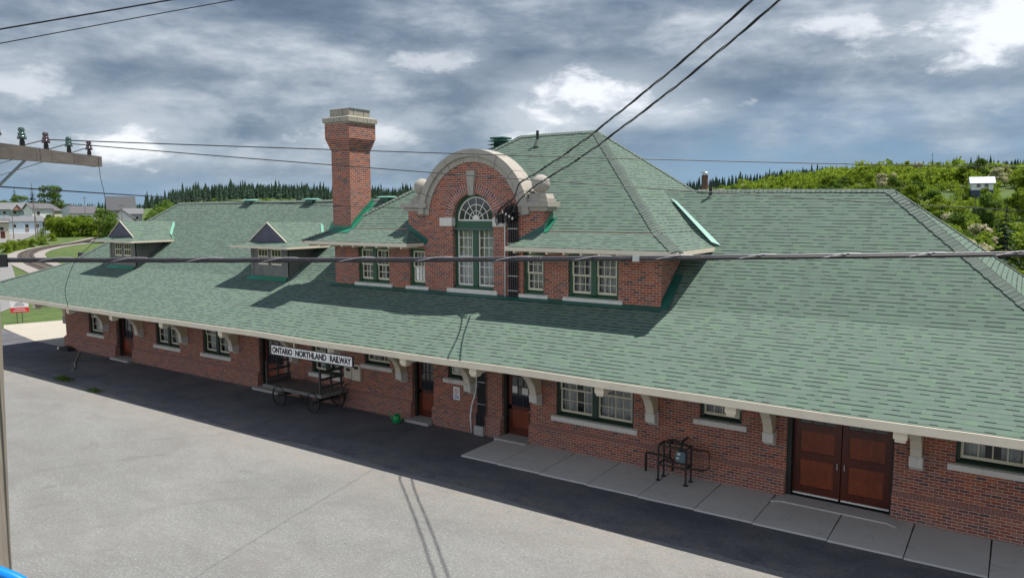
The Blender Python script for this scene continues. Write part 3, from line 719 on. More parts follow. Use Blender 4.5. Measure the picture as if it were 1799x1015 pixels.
# -- tower wall: left wing, right wing, gable pavilion
TWL, TWR = -23.13, -8.94
TW = [(-21.80, -20.12, 5.14, 6.56, 2, 3, 4), (-19.68, -19.08, 5.16, 6.56, 1, 3, 4)]
TW = [(-21.80, -20.12, 5.16, 6.57, 2, 3, 4), (-19.11+.05, -18.29, 5.16, 6.57, 1, 3, 4), (-13.92, -13.10, 5.16, 6.57, 1, 3, 4), (-12.18, -10.38, 5.16, 6.57, 2, 3, 4)]
mb = grid_wall(TWL, -19.06, 4.85, 7.30, W, [t[:4] for t in TW[:1]], .22)
g2 = grid_wall(-13.10, TWR, 4.85, 7.30, W, [t[:4] for t in TW[3:]], .22); mb.add(g2.v, g2.f)
for xx in (TWL, TWR): mb.quad((xx, W, 4.8), (xx, 29.6, 4.8), (xx, 29.6, 6.9), (xx, W, 6.9))
mb.quad((TWL, 29.6, 4.8), (TWR, 29.6, 4.8), (TWR, 29.6, 6.9), (TWL, 29.6, 6.9))
mb.build('upper_brick_wall', 'brick', ST, fix=False)
for t in TW: window(*t, rec=.08, sillx=.17, sillh=.14)
# pavilion front with round top and arched opening
CX, ZC = -16.06, 7.66; RO = 2.02; HW = .905
YP = W-.025
outer = [(-19.07, 4.85), (-13.10, 4.85), (-13.10, 7.97), (CX+math.sqrt(RO**2-.31**2), 7.97)]
a0 = math.asin(.31/RO)
outer += [(CX+RO*math.cos(a), ZC+RO*math.sin(a)) for a in np.linspace(a0, math.pi-a0, 40)[1:-1]]
outer += [(CX-math.sqrt(RO**2-.31**2), 7.97), (-19.07, 7.97)]
hole = [(CX-HW, 5.20), (CX+HW, 5.20)]+[(CX+HW*math.cos(a), ZC+HW*math.sin(a)) for a in np.linspace(0, math.pi, 28)]
hl = [(-19.062, 5.16), (-18.29, 5.16), (-18.29, 6.57), (-19.062, 6.57)]; hr = [(-13.92, 5.16), (-13.108, 5.16), (-13.108, 6.57), (-13.92, 6.57)]
polys = [outer, hole, hl, hr]
mb = MB(); flatp = [p for q in polys for p in q]
tri = tessellate_polygon([[Vector((p[0], p[1], 0)) for p in q] for q in polys])
mb.add([(p[0], YP, p[1]) for p in flatp], [tuple(t) for t in tri])
for q, dd in ((hole, .32), (hl, .22), (hr, .22)):
    n = len(q)
    for i in range(n): a, b = q[i], q[(i+1) % n]; mb.quad((a[0], YP, a[1]), (b[0], YP, b[1]), (b[0], YP+dd, b[1]), (a[0], YP+dd, a[1]))
YK = W+.52
for i in range(len(outer)):
    a, b = outer[i], outer[(i+1) % len(outer)]; mb.quad((a[0], YP, a[1]), (b[0], YP, b[1]), (b[0], YK, b[1]), (a[0], YK, a[1]))
tri2 = tessellate_polygon([[Vector((p[0], p[1], 0)) for p in outer]])
mb.add([(p[0], YK, p[1]) for p in outer], [tuple(t) for t in tri2])
gw = mb.build('gable_wall', 'brick', ST, fix=False)
# radial brick ring
nb = 36; sides_ = [MB(), MB()]
for k in range(nb):
    a, b = math.pi*(k+.12)/nb, math.pi*(k+.88)/nb
    if abs((a+b)/2-math.pi/2) < .11: continue
    r0, r1_ = HW+.004, HW+.36
    for (ra, rb) in ((r0, r0+.115), (r0+.13, r0+.235), (r0+.25, r1_)) if k % 2 else ((r0, r0+.17), (r0+.185, r1_)):
        P = [(CX+ra*math.cos(a), ZC+ra*math.sin(a)), (CX+rb*math.cos(a), ZC+rb*math.sin(a)), (CX+rb*math.cos(b), ZC+rb*math.sin(b)), (CX+ra*math.cos(b), ZC+ra*math.sin(b))]
        sides_[0 if a < math.pi/2 else 1].prism(P, 'y', YP-.014, YP+.01)
def vous(N, b):
    s = N.white(N.vm('FLOOR', N.vm('MULTIPLY', posn(N), (9, 0, 9))))
    N.put(b.inputs['Base Color'], N.ramp(s, [(0, (.09, .045, .05)), (.4, (.26, .080, .060)), (1, (.38, .12, .08))])); b.inputs['Roughness'].default_value = .9
vm_ = mat('arch bricks', vous)
for s_ in sides_: s_.build('arch_bricks', vm_, gw)
mb = MB()
o_ = [(CX+(HW+.365)*math.cos(a), ZC+(HW+.365)*math.sin(a)) for a in np.linspace(0, math.pi, 30)]
i_ = [(CX+(HW+.002)*math.cos(a), ZC+(HW+.002)*math.sin(a)) for a in np.linspace(math.pi, 0, 30)]
mb.prism(o_+i_, 'y', YP-.006, YP+.004); mb.build('arch_mortar', 'joint', gw)
# keystone, imposts
mb = MB(); mb.prism([(CX-.10, 8.50), (CX+.10, 8.50), (CX+.19, 9.36), (CX-.19, 9.36)], 'y', YP-.11, YP+.05); mb.build('keystone', 'stone', gw)
for a, b in ((-17.52, CX-HW+.003), (CX+HW-.003, -14.60)):
    mb = MB(); mb.box(a, b, YP-.05, YP+.2, 7.42, 7.72); mb.build('impost_stone', 'sill', gw)
# stone arch coping (front face + lit extrados) in voussoir blocks
ext = 2.44; nseg = 9
for k in range(nseg):
    A0, A1 = a0*.45+(math.pi-a0*.9)*k/nseg+.004, a0*.45+(math.pi-a0*.9)*(k+1)/nseg-.004
    n = 6; ang = [A0+(A1-A0)*i/n for i in range(n+1)]
    mb = MB()
    for (ra, rb, ya, yb) in ((RO-.03, RO+.17, W-.07, W+.50), (RO+.17, ext, W-.15, W+.58)):
        P = [(CX+rb*math.cos(a), ZC+rb*math.sin(a)) for a in ang]+[(CX+ra*math.cos(a), ZC+ra*math.sin(a)) for a in reversed(ang)]
        mb.prism(P, 'y', ya, yb)
    mb.build('coping_stone', 'stone', gw)
# shoulders, plinths, balls
for sx, xa, xb, xc in ((-1, -19.36, -18.1, -18.56), (1, -14.02, -12.86, -13.36)):
    mb = MB(); mb.box(xa+.10, xb-.10, W-.08, W+.56, 7.955, 8.09); mb.box(xa, xb, W-.16, W+.62, 8.09, 8.25)
    x0_, x1_ = xc-.36, xc+.40
    mb.box(x0_, x1_, W-.05, W+.52, 8.25, 8.36); mb.prism([(x0_+.03, 8.36), (x1_-.03, 8.36), (x1_-.10, 8.52), (x0_+.10, 8.52)], 'y', W+.0, W+.47)
    sh = mb.build('shoulder_stone', 'stone', gw)
    b_ = MB(); R_ = .31; c_ = (xc, W+.2, 8.84)
    b_.lathe(c_, [(.24, -.36), (.20, -.31), (.15, -.28)]+[(R_*math.cos(a), R_*math.sin(a)) for a in np.linspace(-1.05, math.pi/2, 16)], 28)
    b_.build('stone_ball', 'stone', gw, smooth=True)
    # curved scroll between plinth and arch
    s_ = MB(); s0 = CX+sx*ext*.985; s_.prism([(s0, 8.25), (s0+sx*.30, 8.25), (s0+sx*.10, 8.36), (s0-sx*.02, 8.60)], 'y', W-.02, W+.45); s_.build('scroll_stone', 'stone', gw)
# fan light and french window inside the arch
y = W+.16; mb = MB(); t = .085
ring = lambda ra, rb, n=30: [(CX+rb*math.cos(a), ZC+rb*math.sin(a)) for a in np.linspace(0, math.pi, n)]+[(CX+ra*math.cos(a), ZC+ra*math.sin(a)) for a in np.linspace(math.pi, 0, n)]
mb.prism(ring(HW-.10, HW), 'y', y-.02, y+.14)
mb.box(CX-HW, CX-HW+.09, y-.02, y+.14, 5.2, ZC); mb.box(CX+HW-.09, CX+HW, y-.02, y+.14, 5.2, ZC); mb.box(CX-HW+.09, CX+HW-.09, y-.05, y+.12, ZC-.30, ZC-.06)
mb.box(CX-.11, CX+.11, y-.03, y+.12, 5.3, ZC-.30); mb.prism([(y-.10, 5.2), (y+.12, 5.2), (y+.12, 5.32), (y-.10, 5.26)], 'x', CX-HW, CX+HW)
fr = mb.build('arched_window', 'green', ST)
mb = MB(); rf = HW-.10
mb.prism(ring(rf-.055, rf), 'y', y+.02, y+.075); mb.box(CX-rf, CX+rf, y+.018, y+.08, ZC-.06, ZC)
for rr_ in (.52, .30): mb.prism(ring(rr_-.014, rr_+.014, 20), 'y', y+.035, y+.06)
for a in np.linspace(0, math.pi, 7)[1:-1]:
    mb.beam((CX+.10*math.cos(a), y+.048, ZC+.10*math.sin(a)), (CX+(rf-.02)*math.cos(a), y+.048, ZC+(rf-.02)*math.sin(a)), .026, .02, (0, 1, 0))
mb.prism([(CX+.15*math.cos(a), ZC+.002+.15*math.sin(a)) for a in np.linspace(0, math.pi, 10)], 'y', y+.02, y+.07)
mb.build('fan_bars', 'white', fr)
mb = MB(); mb.prism([(CX+rf*math.cos(a), ZC+rf*math.sin(a)) for a in np.linspace(0, math.pi, 24)], 'y', y+.062, y+.066); mb.build('pane', 'darkglass', fr)
for a, b in ((CX-HW+.10, CX-.12), (CX+.12, CX+HW-.10)):
    s = MB(); zb, zt = 5.30, ZC-.31
    s.box(a, a+.05, y+.02, y+.07, zb, zt); s.box(b-.05, b, y+.02, y+.07, zb, zt); s.box(a+.05, b-.05, y+.02, y+.07, zb, zb+.07); s.box(a+.05, b-.05, y+.02, y+.07, zt-.05, zt)
    s.box(a+.05, b-.05, y+.021, y+.069, (zb+zt)/2-.03, (zb+zt)/2+.03)
    for k in (1, 2): xx = a+.05+(b-a-.1)*k/3; s.box(xx-.011, xx+.011, y+.03, y+.06, zb, zt)
    for k in (1, 2, 4, 5): zq = zb+(zt-zb)*k/6; s.box(a+.05, b-.05, y+.032, y+.058, zq-.011, zq+.011)
    s.build('sash', 'white', fr)
    g = MB(); g.quad((a, y+.05, zb), (b, y+.05, zb), (b, y+.05, zt), (a, y+.05, zt)); g.build('pane', 'glass', fr)
    q = MB(); n = 22
    for k in range(n):
        u0, u1 = a+(b-a)*k/n, a+(b-a)*(k+1)/n; w0, w1 = .05*math.sin(k*1.9), .05*math.sin((k+1)*1.9)
        q.quad((u0, y+.25+w0, zb), (u1, y+.25+w1, zb), (u1, y+.25+w1, zt), (u0, y+.25+w0, zt))
    q.build('curtain', 'curtain', fr)
bk = MB(); bk.box(CX-HW, CX+HW, y+.8, y+.82, 5.2, 8.55); bk.build('dark_backing', 'room', fr)
mb = MB(); mb.box(-17.20, -14.98, W-.10, W+.15, 5.05, 5.20); mb.build('sill', 'sill', fr)

# -- tower roof
TEL, TER, TYE, TZE = -24.0, -8.08, 20.0, 6.80
TBL, TBR, TYB, TZB = -23.05, -9.03, 20.95, 7.27
TRL, TRR, TYR, TZR = -17.12, -13.66, 25.58, 10.96
TYE2, TYB2 = 2*TYR-TYE, 2*TYR-TYB
GL, GR = -19.07, -13.10; RTL, RTR = -18.36, -14.02
mb = MB()
mb.quad((TEL, TYE, TZE), (RTL, TYE, TZE), (GL, TYB, TZB), (TBL, TYB, TZB)); mb.quad((RTL, TYE, TZE), (RTL, TYB, TZE+.02), (GL, TYB, TZB))
mb.quad((RTR, TYE, TZE), (TER, TYE, TZE), (TBR, TYB, TZB), (GR, TYB, TZB)); mb.quad((RTR, TYE, TZE), (GR, TYB, TZB), (RTR, TYB, TZE+.02))
mb.quad((TBL, TYB, TZB), (TBR, TYB, TZB), (TRR, TYR, TZR), (TRL, TYR, TZR))
mb.quad((TER, TYE, TZE), (TER, TYE2, TZE), (TBR, TYB2, TZB), (TBR, TYB, TZB)); mb.quad((TBR, TYB, TZB), (TBR, TYB2, TZB), (TRR, TYR, TZR))
mb.quad((TEL, TYE, TZE), (TBL, TYB, TZB), (TBL, TYB2, TZB), (TEL, TYE2, TZE)); mb.quad((TBL, TYB, TZB), (TRL, TYR, TZR), (TBL, TYB2, TZB))
mb.quad((TEL, TYE2, TZE), (TBL, TYB2, TZB), (TBR, TYB2, TZB), (TER, TYE2, TZE)); mb.quad((TBL, TYB2, TZB), (TRL, TYR, TZR), (TRR, TYR, TZR), (TBR, TYB2, TZB))
troof = mb.build('upper_roof', 'shingle', ST, fix=False, uvf=roof_uv)
mb = MB(); f_ = .135
for a, b, xo, xi, wx, rt_ in ((TEL-.02, RTL, TEL-.03, TEL, (TEL, TWL), (RTL, RTL+.03)), (RTR, TER+.02, TER, TER+.03, (TWR, TER), (RTR-.03, RTR))):
    mb = MB(); mb.box(a, b, TYE-.03, TYE, TZE-f_, TZE-.01); mb.box(a, b, TYE, W, TZE-f_, TZE-f_+.02)
    mb.box(xo, xi, TYE, TYE2, TZE-f_, TZE-.01); mb.box(wx[0], wx[1], W, TYE2, TZE-f_, TZE-f_+.02); mb.box(rt_[0], rt_[1], TYE, W-.03, TZE-f_, TZE-.01)
    for x in np.arange(-23.6, -8.4, .62):
        if a < x < b: mb.box(x-.035, x+.035, TYE+.02, W, TZE-f_-.07, TZE-f_-.001)
    mb.build('fascia', 'cream', troof)
sl1, sl2 = (TZB-TZE)/(TYB-TYE), (TZR-TZB)/(TYR-TYB)
for (sx, E_, B_, R_) in ((1, TEL, TBL, TRL), (-1, TER, TBR, TRR)):
    cap((E_, TYE, TZE), (B_, TYB, TZB), slope_n(0, 1, sl1), slope_n(sx, 0, sl1), troof, .20)
    cap((B_, TYB, TZB), (R_, TYR, TZR), slope_n(0, 1, sl2), slope_n(sx, 0, sl2), troof, .20)
    cap((B_, TYB2, TZB), (R_, TYR, TZR), slope_n(0, -1, sl2), slope_n(sx, 0, sl2), troof, .20)
cap((TRL, TYR, TZR), (TRR, TYR, TZR), slope_n(0, 1, sl2), slope_n(0, -1, sl2), troof, .16)
# -- flashing
mb = MB()
mb.box(TWL-.05, TWR+.05, W-.055, W-.01, 4.95, 5.055); mb.quad((TWL-.12, W-.30, 4.965), (TWR+.1, W-.30, 4.965), (TWR+.05, W-.05, 5.06), (TWL-.05, W-.05, 5.06))
def roofz(y_): return ZE+r1*(y_-YE) if y_ < YB else ZB+r2*(y_-YB)
for yy in (0,):
    a, b = (TWR+.02, W-.05), (TWR+.02, 23.0)
    mb.quad((TWR+.015, W-.04, roofz(W)), (TWR+.015, 23.2, roofz(23.2)), (TWR+.015, 23.2, roofz(23.2)+.16), (TWR+.015, W-.04, roofz(W)+.16))
    mb.quad((TWR+.01, W-.2, roofz(W-.2)+.015), (TWR+.01, 23.2, roofz(23.2)+.015), (TWR+.26, 23.2, roofz(23.2)+.015), (TWR+.26, W-.2, roofz(W-.2)+.015))
# step flashing against the gable wall over the eave returns
mb.quad((GL-.01, YP-.012, TZB-.02), (GL-.01, YP-.012, TZB+.22), (RTL+.28, YP-.012, TZE+.10), (RTL+.12, YP-.012, TZE-.08), (RTL-.02, YP-.012, TZE-.02))
mb.quad((GR+.005, YP-.012, TZB-.02), (RTR-.02, YP-.012, TZE-.02), (RTR-.22, YP-.012, TZE-.08), (RTR-.28, YP-.012, TZE+.10), (GR+.005, YP-.012, TZB+.24))
mb.build('dark_flashing', 'dkflash', ST, fix=False)
mb = MB()
tz = lambda y_: TZB+sl2*(y_-TYB)
mb.quad((GR+.012, W-.02, tz(W)-.02), (GR+.012, YK+.02, tz(YK)), (GR+.012, YK+.02, tz(YK)+.30), (GR+.012, W-.02, tz(W)+.24))
mb.quad((GR+.012, W-.10, TZB-.03), (GR+.012, YK+.05, tz(YK+.05)+.02), (GR+.17, YK+.05, tz(YK+.05)+.02), (GR+.17, W-.05, TZB+.01))
mb.build('green_flashing', 'flash', ST, fix=False); mb = MB()
# chimney side flashing
CHL, CHR, CY0, CY1 = -23.20, -22.16, W+.02, 22.09
mb.quad((CHR+.012, CY0, tz(CY0)-.05), (CHR+.012, CY1+.1, tz(CY1+.1)), (CHR+.012, CY1+.1, tz(CY1+.1)+.26), (CHR+.012, CY0, tz(CY0)+.22))
mb.quad((CHR+.012, CY0-.12, tz(CY0)-.06), (CHR+.012, CY1+.12, tz(CY1+.12)+.015), (CHR+.15, CY1+.12, tz(CY1+.12)+.015), (CHR+.15, CY0-.08, tz(CY0)-.03))
mb.box(CHL-.03, CHR+.03, CY0-.03, CY0-.012, 7.15, 7.38); mb.quad((CHL-.05, CY0-.35, 7.13), (CHR+.16, CY0-.35, 7.13), (CHR+.05, CY0-.01, 7.30), (CHL-.05, CY0-.01, 7.30))
mb.quad((CHL-.28, CY0-.03, 7.18), (CHL-.02, CY0-.03, 7.20), (CHL-.02, CY0+.03, 7.55), (CHL-.14, CY0+.02, 7.5))
# where the upper roof dies into the long roof on the right
yj = YB+(TZE-ZB)/r2
yk = YB+(float(tz(24.2))-ZB)/r2
vv = [Vector((-7.92, 23.10, 6.76)), Vector((-8.98, 23.80, 7.32)), Vector((-10.05, 24.85, 8.14))]
ww = [v_+Vector((-.27, -.03, g_)) for v_, g_ in zip(vv, (.20, .23, .26))]
vv = [v_+Vector((.03, 0, .05)) for v_ in vv]
m2_ = MB(); m2_.quad(vv[0]+Vector((0, 0, .04)), vv[2]+Vector((0, 0, .04)), ww[2], ww[0]); m2_.build('valley_flashing', mat('pale flashing', base=(.26, .44, .38), rough=.4), ST, fix=False)
mb.build('green_flashing', 'flash', ST, fix=False)
# -- chimney
mb = MB()
def col(e, z0, z1): mb.box(CHL-e, CHR+e, CY0-e, CY1+e, z0, z1)
col(0, 6.9, 10.38)
for i in range(5): col(.028*(i+1), 10.38+i*.085, 10.38+(i+1)*.085)
col(.165, 10.805, 11.40)
ch = mb.build('chimney', 'brick', ST)
mb = MB(); e = .225; x0_, x1_, y0_, y1_ = CHL-e, CHR+e, CY0-e, CY1+e
mb.box(x0_+.06, x1_-.06, y0_+.06, y1_-.06, 11.40, 11.45); mb.box(x0_, x1_, y0_, y1_, 11.45, 11.63)
mb.add([(x0_, y0_, 11.63), (x1_, y0_, 11.63), (x1_, y1_, 11.63), (x0_, y1_, 11.63), (x0_+.2, y0_+.2, 11.70), (x1_-.2, y0_+.2, 11.70), (x1_-.2, y1_-.2, 11.70), (x0_+.2, y1_-.2, 11.70)], [(0, 1, 5, 4), (1, 2, 6, 5), (2, 3, 7, 6), (3, 0, 4, 7), (4, 5, 6, 7)])
cs_ = mb.build('chimney_slab', 'stonedk', ch)
mb = MB(); mb.box(CHL-.02, CHR+.03, CY0, CY1, 11.66, 11.97); mb.build('chimney_cap', 'stonedk', ch)
mb = MB(); mb.box(CHL-.05, CHR+.06, CY0-.03, CY1+.03, 11.97, 12.0); mb.build('chimney_lid', 'steel', ch)
mb = MB()
for xx in (-22.75, -22.42): mb.box(xx-.008, xx+.008, y0_-.003, y0_+.02, 11.45, 11.63)
for yy in (21.2, 21.75): mb.box(x1_-.02, x1_+.003, yy-.008, yy+.008, 11.45, 11.63); mb.box(CHR+.02, CHR+.034, yy-.008, yy+.008, 11.66, 11.97)
mb.box(-22.5, -22.48, CY0-.004, CY0+.01, 11.68, 11.97)
mb.build('chimney_joints', 'black', ch)

# -- dormers on the long roof
def dormer(x0):
    D = MB(); x1 = x0+2.45; xc = (x0+x1)/2; zb, ze = 5.05, 6.42
    fr0, fr1 = x0+.42, x1-.42
    for a, b in ((x0, fr0), (fr1, x1)): D.box(a, b, W-.02, W+.05, zb, ze)
    D.box(fr0, fr1, W-.02, W+.05, zb, 5.62); D.box(xc-.10, xc+.10, W-.02, W+.05, 5.62, ze); D.box(fr0, fr1, W-.02, W+.05, 6.34, ze)
    D.quad((x1, W, zb), (x1, 22.68, ze), (x1, W, ze)); D.quad((x0, W, zb), (x0, 22.68, ze), (x0, W, ze))
    for a, b in ((x0-.02, x0+.13), (x1-.13, x1+.03)): D.box(a, b, W-.045, W-.021, zb+.05, ze)
    D.box(x0-.06, x1+.08, W-.06, W-.02, zb-.0, zb+.10)
    for k in range(6): D.box(x1+.001, x1+.018, W+.02, 22.6, zb+.12+k*.21, zb+.14+k*.21)
    dr = D.build('dormer', 'greywood', ST, fix=False)
    for a, b in ((fr0, xc-.10), (xc+.10, fr1)):
        s = MB(); t = .055; s.box(a, a+t, W+.0, W+.045, 5.62, 6.34); s.box(b-t, b, W, W+.045, 5.62, 6.34); s.box(a+t, b-t, W, W+.045, 5.62, 5.70); s.box(a+t, b-t, W, W+.045, 6.28, 6.34); s.box(a+t, b-t, W+.005, W+.04, 5.96, 6.01)
        for k in (1, 2): xx = a+t+(b-a-2*t)*k/3; s.box(xx-.011, xx+.011, W+.008, W+.038, 5.7, 6.28)
        s.build('sash', 'cream', dr); g = MB(); g.box(a, b, W+.025, W+.03, 5.62, 6.34); g.build('pane', 'darkglass', dr)
    # roof: gable with a pent skirt and flared eaves
    sk, ap = 6.64, 7.46; hw, he = 1.25, 1.92; zE = 6.47; yF = 20.35; ye = lambda z_: YB+(z_-ZB)/r2
    Rf = MB()
    for s_ in (-1, 1):
        Rf.quad((xc, W-.06, ap), (xc+s_*hw, W-.06, sk), (xc+s_*hw, ye(sk)+.1, sk), (xc, ye(ap)+.1, ap))
        Rf.quad((xc+s_*hw, W-.06, sk), (xc+s_*he, yF, zE), (xc+s_*he, ye(zE)+.1, zE), (xc+s_*hw, ye(sk)+.1, sk))
    Rf.quad((xc-he, yF, zE), (xc+he, yF, zE), (xc+hw, W-.01, sk), (xc-hw, W-.01, sk))
    Rf.build('dormer_roof', 'shingle', dr, fix=False, uvf=roof_uv)
    F = MB(); F.box(xc-he-.01, xc+he+.01, yF-.025, yF, zE-.10, zE-.005)
    for s_ in (-1, 1):
        xx = xc+s_*he; F.box(min(xx, xx+s_*.025), max(xx, xx+s_*.025), yF, ye(zE), zE-.10, zE-.005)
        F.beam((xc+s_*(hw+.03), W-.085, sk-.01), (xc+s_*.0, W-.085, ap+.02), .03, .035)
    F.box(xc-he, xc+he, yF, W, zE-.1, zE-.085)
    F.build('dormer_trim', 'cream', dr)
    G = MB(); G.prism([(xc-hw+.04, sk), (xc+hw-.04, sk), (xc, ap-.03)], 'y', W-.05, W+.02); G.build('gable_panel', 'scale', dr)
    K = MB(); K.quad((x0-.15, W-.30, roofz(W-.30)+.02), (x1+.12, W-.30, roofz(W-.30)+.02), (x1+.05, W-.04, zb+.10), (x0-.05, W-.04, zb+.10)); K.build('dormer_flashing', 'flash', dr, fix=False)
    K = MB(); f1, f2 = (sk-zE)/(he-hw), (ap-sk)/hw; w_ = .20
    zt_ = ap-.20; xt = (ap-zt_)/f2
    K.quad((xc+he+.05, ye(zE)+.02, zE+.01), (xc+hw, ye(sk)+.03, sk+.03), (xc+hw-w_, ye(sk)+.03, sk+w_*f2+.03), (xc+he-w_, ye(zE)+.02, zE+w_*f1+.03))
    K.quad((xc+hw, ye(sk)+.03, sk+.03), (xc+xt, ye(zt_)+.03, zt_+.03), (xc+xt-w_, ye(zt_)+.03, zt_+w_*f2+.03), (xc+hw-w_, ye(sk)+.03, sk+w_*f2+.03))
    K.build('valley_flashing', mat('pale flashing', base=(.15, .36, .27), rough=.4), dr, fix=False)
    return dr
dormer(-40.65)['label'] = 'far dormer of weathered grey boards'; dormer(-28.52)['label'] = 'near dormer of grey boards with shingled gable panel'

# -- brackets under the eaves
def bracket(xc):
    b = MB(); yw = W-.005; q = .115
    cur = [(20.62, 1.86), (20.56, 2.06), (20.42, 2.30), (20.20, 2.51), (19.85, 2.73), (19.4, 2.92), (18.8, 3.07), (18.2, 3.15), (17.75, 3.17)]
    b.prism([(yw, 1.84)]+cur+[(17.75, 3.30), (18.6, 3.58), (yw, 4.45)], 'x', xc-q, xc+q)
    br = b.build('bracket', 'tan', ST)
    e = MB(); o = [(p[0]-.025, p[1]+.0) for p in cur]
    for a, c in zip(cur, cur[1:]): e.add([(xc+sx_*(q+.012), p[0]-dy, p[1]-dz) for p in (a, c) for sx_ in (-1, 1) for dy, dz in ((.03, .02), (-.03, -.02))], [(0, 2, 6, 4), (1, 5, 7, 3), (0, 4, 5, 1), (2, 3, 7, 6)])
    e.box(xc-q-.02, xc+q+.02, 17.30, 17.75, 3.14, 3.32); e.prism([(17.75, 3.14), (18.1, 3.14), (18.3, 3.22), (18.3, 3.34), (17.75, 3.32)], 'x', xc-q-.02, xc+q+.02)
    e.prism([(17.34, 3.06), (17.55, 3.06), (17.62, 3.139), (17.3, 3.139)], 'x', xc-q+.01, xc+q-.01)
    e.build('bracket_edge', 'cream', br, fix=True)
    s = MB(); s.prism([(yw, 1.42), (20.86, 1.42), (20.74, 1.52), (20.60, 1.56), (20.58, 1.80), (20.56, 1.845), (yw, 1.845)], 'x', xc-.15, xc+.15); s.build('corbel', 'sill', br)
BX = [-41.45, -37.95, -33.95, -29.9, -25.75, -19.43, -16.12, -13.32, -9.10, -5.58, -1.95, .9]
for x in BX: bracket(x)
b = MB(); pts = [(-p[0]+20.62-46.35-.0, p[1]) for p in [(0, 0)]]
cur = [(-46.55-(20.62-p[0]), p[1]) for p in [(20.62, 1.86), (20.56, 2.06), (20.42, 2.30), (20.20, 2.51), (19.85, 2.73), (19.4, 2.92), (18.8, 3.07), (18.2, 3.15)]]
b.prism([(XL, 1.84)]+cur+[(-48.95, 3.35), (XL, 4.3)], 'y', W+.02, W+.26); b.build('bracket', 'tan', ST)
s = MB(); s.box(-46.62, XL, W+.0, W+.29, 1.42, 1.845); s.build('corbel', 'stone', ST)

# -- roof fittings
def ridge_vent(x):
    v = MB(); z = float(hz(x)); v.box(x-.24, x+.24, YR-.2, YR+.2, z-.1, z+.08)
    vt = v.build('ridge_vent', 'dkflash', ST); c = MB(); y0, y1 = YR-.33, YR+.33
    c.add([(x-.40, y0, z+.08), (x+.40, y0, z+.08), (x+.40, y1, z+.08), (x-.40, y1, z+.08), (x-.25, y0+.12, z+.14), (x+.25, y0+.12, z+.14), (x+.25, y1-.12, z+.14), (x-.25, y1-.12, z+.14)], [(0, 1, 5, 4), (1, 2, 6, 5), (2, 3, 7, 6), (3, 0, 4, 7), (4, 5, 6, 7), (3, 2, 1, 0)])
    c.build('vent_cap', flat((.16, .34, .27), .4), vt)
for x in (-34.4, -29.5, -24.35): ridge_vent(x)
v = MB(); vx, vy = -19.05, 26.9; v.box(vx-.22, vx+.22, vy-.22, vy+.22, 9.2, 11.0); vt = v.build('louvered_vent', mat('vent dark', base=(.01, .05, .035), rough=.5), ST)
c = MB()
for i, z_ in enumerate((10.46, 10.62, 10.78, 10.94)): s_ = .44; c.add([(vx-s_, vy-s_, z_), (vx+s_, vy-s_, z_), (vx+s_, vy+s_, z_), (vx-s_, vy+s_, z_), (vx-.25, vy-.25, z_+.07), (vx+.25, vy-.25, z_+.07), (vx+.25, vy+.25, z_+.07), (vx-.25, vy+.25, z_+.07)], [(0, 1, 5, 4), (1, 2, 6, 5), (2, 3, 7, 6), (3, 0, 4, 7), (4, 5, 6, 7), (3, 2, 1, 0)])
c.box(vx-.34, vx+.34, vy-.34, vy+.34, 11.04, 11.11); c.build('vent_louvers', 'dkflash', vt)
def pipe(x, y, z0, z1, r, m='black', nm='vent_pipe'):
    p = MB(); p.cyl((x, y, z0-.3), (x, y, z1), r, r, 14); o = p.build(nm, m, ST, smooth=False)
    c = MB(); c.lathe((x, y, z0-.12), [(r*3.2, -.03), (r*2.6, .06), (r*1.2, .22), (r*1.05, .26)], 14); c.build('pipe_collar', 'cap', o, smooth=True); return o
pipe(-15.95, 25.0, 10.58, 11.06, .055); pipe(-8.95, 25.0, 8.33, 8.92, .055)
mc = MB(); mc.cyl((-9.75, 26.6, 7.5), (-9.75, 26.6, 9.22), .115, .115, 14); o = mc.build('metal_flue', 'copper', ST)
mc = MB(); mc.cyl((-9.75, 26.6, 9.22), (-9.75, 26.6, 9.30), .07, .07, 8); mc.cyl((-9.75, 26.6, 9.30), (-9.75, 26.6, 9.33), .17, .15, 14); mc.build('flue_cap', 'steel', o)

# -- service conduits and electrical things on the walls
mb = MB(); mb.tube([(-14.63, W-.08, 4.98), (-14.63, W-.08, 7.52), (-14.60, W-.10, 7.58), (-14.53, W-.14, 7.56)], .026, 8)
mb.build('white_conduit', 'pipewhite', ST, smooth=True)
mb = MB(); mb.tube([(-15.92, W-.06, 3.5), (-15.92, W-.06, 1.75), (-15.95, W-.09, 1.45), (-16.07, W-.16, 1.0), (-16.10, W-.20, .6), (-16.05, W-.20, .02)], .028, 8)
mb.build('white_conduit', 'pipewhite', ST, smooth=True)
cb = MB()
for i in range(5): x = -14.46+i*.085; cb.tube([(x, W-.09, 4.98), (x, W-.09, 7.62+.08*(i % 2)), (x-.05, W-.16, 7.80)], .031, 8)
o = cb.build('cable_riser', 'black', ST); c2 = MB()
for z_ in (5.25, 5.75, 6.85, 7.35): c2.box(-14.50, -14.08, W-.125, W-.115, z_, z_+.02)
c2.build('riser_clamp', 'steel', o)
cb = MB()
for i in range(5): x = -15.84+i*.075; cb.tube([(x, W-.08, 3.6), (x, W-.08, .85), (x, W-.17, .7), (x, W-.18, .32)], .03, 8)
o = cb.build('cable_riser', 'black', ST); c2 = MB()
for z_ in (1.1, 1.9, 2.6): c2.box(-15.88, -15.50, W-.115, W-.105, z_, z_+.02)
c2.build('riser_clamp', 'steel', o)
c2 = MB(); c2.box(-15.90, -15.50, W-.26, W-.13, 0, .34); c2.build('riser_block', 'concstep', ST)
